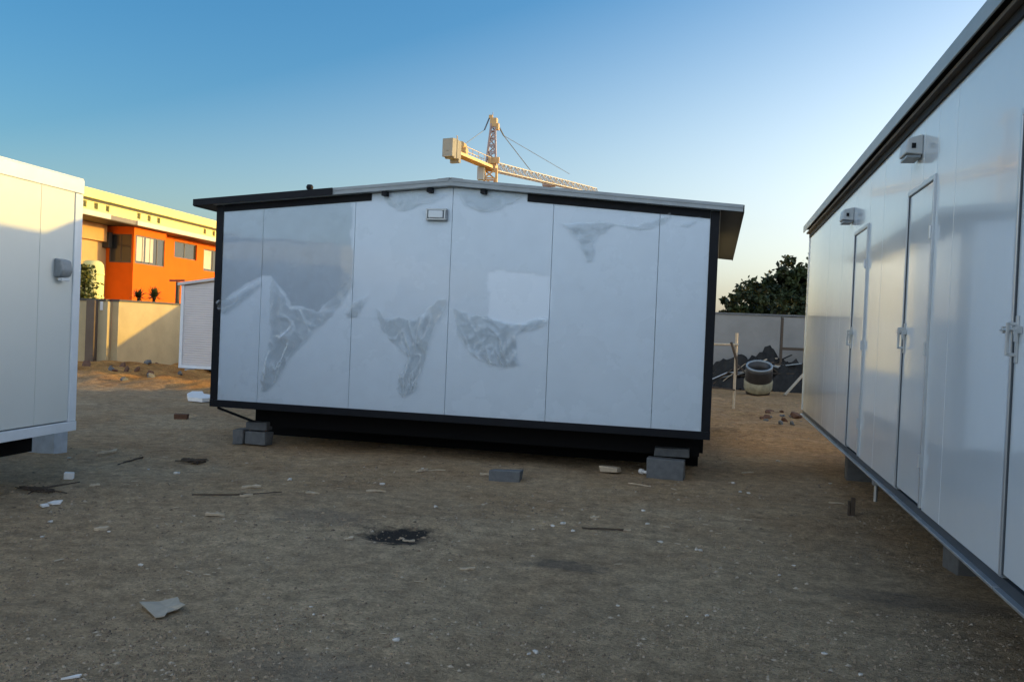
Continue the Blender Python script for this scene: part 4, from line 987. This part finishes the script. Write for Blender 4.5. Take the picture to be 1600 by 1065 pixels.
# cardboard with a curled corner
card_pts = [(217.5, 945), (248, 941.5), (277.6, 939.5), (281, 946), (289, 954), (276, 954.5), (261, 960), (257, 965), (243, 966)]
P = [onZ(x, y) for x, y in card_pts]; c = sum(P, Vector())/len(P); zc = gz(c.x, c.y)+.014
b = MB(); lift = [.012, .0, .02, .012, .03, .004, .006, .004, .0]
top = [Vector((p.x-c.x, p.y-c.y, l+.006)) for p, l in zip(P, lift)]; n = len(top)
b.v = top+[Vector((0, 0, .012))]+[v-Vector((0, 0, .006)) for v in top]+[Vector((0, 0, .006))]
b.f = [((i+1) % n, i, n) for i in range(n)]+[(n+1+i, n+1+(i+1) % n, 2*n+1) for i in range(n)]+[(i, (i+1) % n, n+1+(i+1) % n, n+1+i) for i in range(n)]
o = b.build('cardboard_sheet', CARD); o.location = (c.x, c.y, zc); tag(o, 'flat grey cardboard sheet with a torn corner lying alone at lower left', 'cardboard')
a = at(107, 750)
o = block((a.x, a.y, a.z), (.085, .07, .07), R(25), 'small white foam box standing on the ground below the left cabin', PAPER, .006, 'foam_box', 'box', None, .006)
# white slab by the centre cabin's left corner
p = [(292, 622), (300, 618), (316, 618), (318, 622), (331, 624), (331, 629), (316, 630), (294, 628)]
flake(p, .07, 'foam_slab', PAPER, 'white foam slab on the ground by the left corner of the centre cabin', 'foam slab')
flake([(74, 789), (84, 786), (98, 785), (94, 790), (82, 791)], .012, 'paper_scrap', PAPER, 'white torn paper strip lying left of the yard, upper of a pair', 'paper')
flake([(62, 792), (73, 790), (77, 793), (66, 795)], .012, 'paper_scrap', PAPER, 'smaller white paper scrap beside the torn strip at far left', 'paper')
flake([(112, 1062), (95, 1064), (120, 1058), (128, 1057), (124, 1060)], .008, 'paper_scrap', PAPER, 'white paper sliver at the bottom left edge of the picture', 'paper')
stick(155, 714, 185, 705, .05, .02, PALEWOOD, 'pale timber offcut lying beside the foot of the left cabin', tilt=.03)
stick(182, 728, 222, 716, .03, .015, DARKWOOD, 'dull brown stick right of the pale offcut by the left cabin')
stick(148, 828, 174, 825, .05, .02, PALEWOOD, 'short pale wood offcut in the left of the yard')
stick(140, 762, 156, 761, .04, .015, PALEWOOD, 'tiny pale wood offcut near the white foam box')
stick(300, 775, 442, 771, .022, .012, DARKWOOD, 'long dark brown stick lying across the yard before the centre cabin')
stick(378, 763, 406, 762, .06, .018, PALEWOOD, 'whitish wood offcut just behind the long dark stick')
stick(374, 777, 394, 776, .06, .02, PALEWOOD, 'pale splintered offcut just in front of the long dark stick')
stick(322, 806, 352, 807, .05, .02, PALEWOOD, 'pale weathered offcut in front of the long dark stick')
stick(40, 772, 118, 756, .018, .012, DARKWOOD, 'thin dark twig reaching towards the white foam box', name='twig', cat='twig')
stick(651, 739, 668, 736, .05, .025, PALEWOOD, 'thick pale splinter at the shadow edge before the centre cabin')
stick(664, 737, 694, 736, .02, .012, PALEWOOD, 'thin pale batten at the shadow edge before the centre cabin')
stick(572, 768, 602, 769, .025, .015, PALEWOOD, 'narrow pale batten near the middle of the yard')
stick(476, 771, 498, 773, .04, .015, PALEWOOD, 'flat pale wood offcut left of the narrow batten')
stick(718, 889, 743, 888.5, .025, .012, PALEWOOD, 'small pale batten in the middle foreground')
stick(538, 843, 552, 841, .04, .012, PALEWOOD, 'white splinter on the left rim of the ash pit')
stick(630, 838, 648, 839, .03, .012, PALEWOOD, 'white splinter lying in the ash pit')
stick(750, 742, 764, 743, .05, .02, PALEWOOD, 'pale chip beside the loose concrete block')
stick(910, 826, 975, 829, .018, .012, DARKWOOD, 'thin dark stick in the right middle of the yard', name='twig', cat='twig')
stick(973, 829, 986, 828, .03, .012, PALEWOOD, 'pale chip at the end of the thin dark stick')
stick(922, 807, 938, 807, .05, .015, PALEWOOD, 'pale flat offcut behind the thin dark stick')
stick(982, 755, 1016, 760, .02, .012, PALEWOOD, 'long pale sliver left of the right corner block')
stick(1295, 786, 1318, 788, .025, .012, PALEWOOD, 'pale sliver near the edge of the right cabin')
stick(1158, 739, 1176, 738, .05, .015, PALEWOOD, 'pale flat chip in the gap between the cabins')
# white pipe piece with two ends
q0 = at(1000, 740); q1 = at(1022, 745); mm = (q0+q1)/2
mb = MB(); mb.tube([q0-mm, q1-mm], .018, 9); mb.tube([q0-mm, q0-mm+(q1-q0)*.2], .03, 9); mb.tube([q1-mm, q1-mm-(q1-q0)*.2], .03, 9); o = mb.build('pipe_fitting', PAPER, smooth=False); o.location = mm+Vector((0, 0, .03)); tag(o, 'white plastic pipe fitting lying beside the right corner block', 'pipe fitting')
a = onY(953, 728, YC+.1)
block((a.x, YC+.15, .02), (.22, .14, .06), R(-10), 'pale flat slab in the dark under the centre cabin', PALEWOOD, .012, 'timber_block', 'block', None)
# dark tangle
a = at(299, 723); b = MB(); rg = random.Random(3)
for k in range(7):
    pts = [Vector((rg.uniform(-.17, .17), rg.uniform(-.1, .1), rg.uniform(.01, .05))) for _ in range(5)]
    b.tube(pts, .008, 5)
o = b.build('wire_tangle', DARKWOOD); o.location = a; tag(o, 'dark tangle of twigs and wire between the left and centre cabins', 'tangle')
a = at(70, 768); b = MB()
for k in range(6): b.tube([Vector((rg.uniform(-.3, .3), rg.uniform(-.12, .12), .012)) for _ in range(4)], .006, 5)
o = b.build('twig_tangle', DARKWOOD); o.location = a; tag(o, 'loose reddish twigs scattered below the left cabin', 'twigs')
# white stones, one by one
def stone_mesh(seed, rough=.35):
    rg = random.Random(seed); bm = bmesh.new(); bmesh.ops.create_icosphere(bm, subdivisions=1, radius=1)
    for v in bm.verts: v.co *= 1+rg.uniform(-rough, rough)
    for v in bm.verts: v.co.z *= .65
    me = bpy.data.meshes.new('pebble'); bm.to_mesh(me); bm.free(); return me
PEB = mat('white_plaster_crumb', (.66, .61, .54), .85, .2, var=.2, vscale=30)
sm = []
for i in range(5): me = stone_mesh(i); me.materials.append(PEB); sm.append(me)
for i, (x, y, s) in enumerate([(219, 884, .018), (452, 750, .03), (598, 757, .028), (681, 793, .026), (486, 951, .012), (490, 962, .010), (620, 1003, .02), (836, 1020, .018), (826, 1023, .012),
    (1288, 1024, .016), (1105, 963, .015), (965, 946, .011), (1218, 899, .014), (1032, 846, .02), (1095, 860, .022), (1088, 858, .014), (895, 830, .022), (880, 817, .024), (864, 822, .022), (1297, 758, .024), (1146, 754, .025), (1157, 770, .022), (1215, 720, .03), (78, 816, .02), (108, 718, .022), (66, 838, .014), (170, 830, .012),
    (1345, 1058, .014), (1073, 963, .008), (232, 735, .018), (275, 742, .03), (1005, 797, .02), (1012, 815, .018), (1240, 882, .012), (660, 733, .02), (1170, 772, .02)]):
    o = bpy.data.objects.new('plaster_crumb', sm[i % 5]); C.objects.link(o); p = at(x, y); o.location = p+Vector((0, 0, s*.4)); s *= .85; o.scale = (s*1.4, s, s); o.rotation_euler = (0, 0, i*1.7)
    tag(o, 'small white plaster crumb lying on the bare yard', 'crumb', 'white plaster crumbs on the ground')
# small chips of wood, one by one
chip = []
for i in range(4):
    rg = random.Random(40+i); b = MB(); L_ = 1; W_ = rg.uniform(.12, .35)
    b.prism([(-L_, -W_, 0), (L_*rg.uniform(.7, 1), -W_*rg.uniform(.4, 1), 0), (L_, W_*rg.uniform(0, .6), 0), (rg.uniform(-.2, .3), W_, 0), (-L_*.9, W_*rg.uniform(.3, .9), 0)], (0, 0, .12))
    o = b.build('wood_chip', PALEWOOD if i < 3 else DARKWOOD); chip.append(o)
rg = random.Random(99)
for k in range(140):
    x = rg.choice((rg.uniform(0, 1500), rg.gauss(250, 170), rg.gauss(1050, 130))); y = 690+abs(rg.gauss(0, 1))*105
    if y > 1060 or (x > 1250 and y < 900) or (320 < x < 1100 and y < 745) or (x < 115 and y < 725): continue
    i = rg.choice((0, 1, 2, 0, 1, 3)); src = chip[i]
    o = src.copy(); C.objects.link(o); p = at(x, y); s = rg.uniform(.012, .035)
    o.location = p+Vector((0, 0, .004)); o.scale = (s, s, s); o.rotation_euler = (rg.uniform(-.2, .2), rg.uniform(-.2, .2), rg.gauss(0, .8))
    if i == 3: tag(o, 'tiny dark wood chip on the bare yard', 'chip', 'dark wood chips on the ground')
    else: tag(o, 'tiny pale wood chip on the bare yard', 'chip', 'pale wood chips on the ground')
for o in chip: bpy.data.objects.remove(o)
# rubble in the gap on the right and along the lit soil on the left
rub = []
for i in range(4):
    me = stone_mesh(60+i, .3); me.materials.append(BRICK if i < 2 else CONC); rub.append(me)
for k in range(16):
    x = rg.uniform(1185, 1252); y = rg.uniform(640, 668); p = at(x, y); s = rg.uniform(.03, .085)
    if k == 0: p = at(1243, 652); s = .13
    if p.x > RX-.15 and p.y < RYF+.3: continue
    o = bpy.data.objects.new('rubble_lump', rub[k % 4]); C.objects.link(o); o.location = p+Vector((0, 0, s*.3)); o.scale = (s*1.3, s, s); o.rotation_euler = (rg.random(), rg.random(), rg.random()*6)
    tag(o, 'large broken lump of rubble at the far corner of the right cabin' if k == 0 else 'broken rubble lump in the gap between the cabins', 'rubble', 'rubble lumps in the gap')
for k in range(22):
    x = rg.uniform(125, 335); y = rg.uniform(575, 604); p = at(x, y); s = rg.uniform(.04, .12)
    o = bpy.data.objects.new('rubble_lump', rub[k % 4]); C.objects.link(o); o.location = p+Vector((0, 0, s*.3)); o.scale = (s*1.5, s, s); o.rotation_euler = (rg.random(), rg.random(), rg.random()*6)
    tag(o, 'broken rubble lump on the orange soil left of the centre cabin', 'rubble', 'rubble lumps on the orange soil')

# grit: uncountable small stones pressed into the yard
def grit():
    rg = random.Random(17); b = MB(); V = []; Fc = []
    cnt = 0
    while cnt < 15000:
        x = rg.uniform(-40, 1640); t_ = rg.random(); y = 650+ t_**.75*460
        p = onZ(x, y)
        if p.y > 16 or p.y < 2: continue
        dens = .35+noise.noise((p.x*.7, p.y*.7, 33))*1.1
        if y > 960 and (x < 650 or x > 1380): dens += .5
        if rg.random() > dens: continue
        s = rg.choice((.0025, .0035, .005, .007, .011)) * (1 if p.y < 6 else 1.4); z = gz(p.x, p.y)
        o = len(V); an = rg.uniform(0, 3.14); ca, sa = math.cos(an), math.sin(an); e = rg.uniform(1, 1.9)
        for (i, j, k) in ((1, 0, 0), (0, 1, 0), (-1, 0, 0), (0, -1, 0), (0, 0, 1)):
            u_, v_ = i*s*e*rg.uniform(.7, 1.2), j*s*rg.uniform(.7, 1.2)
            V.append((p.x+u_*ca-v_*sa+(s*.2 if k else 0), p.y+u_*sa+v_*ca, z-.001+(s*.9 if k else 0)))
        Fc += [(o, o+1, o+4), (o+1, o+2, o+4), (o+2, o+3, o+4), (o+3, o, o+4)]; cnt += 1
    me = bpy.data.meshes.new('grit'); me.from_pydata(V, [], Fc); me.update()
    M = bpy.data.materials.new('grit_stone'); M.use_nodes = True; N = M.node_tree.nodes; Lk = M.node_tree.links; bs = N['Principled BSDF']
    g = N.new('ShaderNodeNewGeometry'); rp = N.new('ShaderNodeValToRGB'); Lk.new(g.outputs['Random Per Island'], rp.inputs[0])
    rp.color_ramp.elements[0].color = (.14, .10, .065, 1); rp.color_ramp.elements[1].color = (.46, .38, .29, 1); e = rp.color_ramp.elements.new(.8); e.color = (.34, .25, .16, 1)
    Lk.new(rp.outputs[0], bs.inputs['Base Color']); bs.inputs['Roughness'].default_value = .9
    me.materials.append(M); o = bpy.data.objects.new('grit', me); C.objects.link(o); tag(o, 'fine grit and small stones scattered over the yard', 'grit', kind='stuff')
grit()
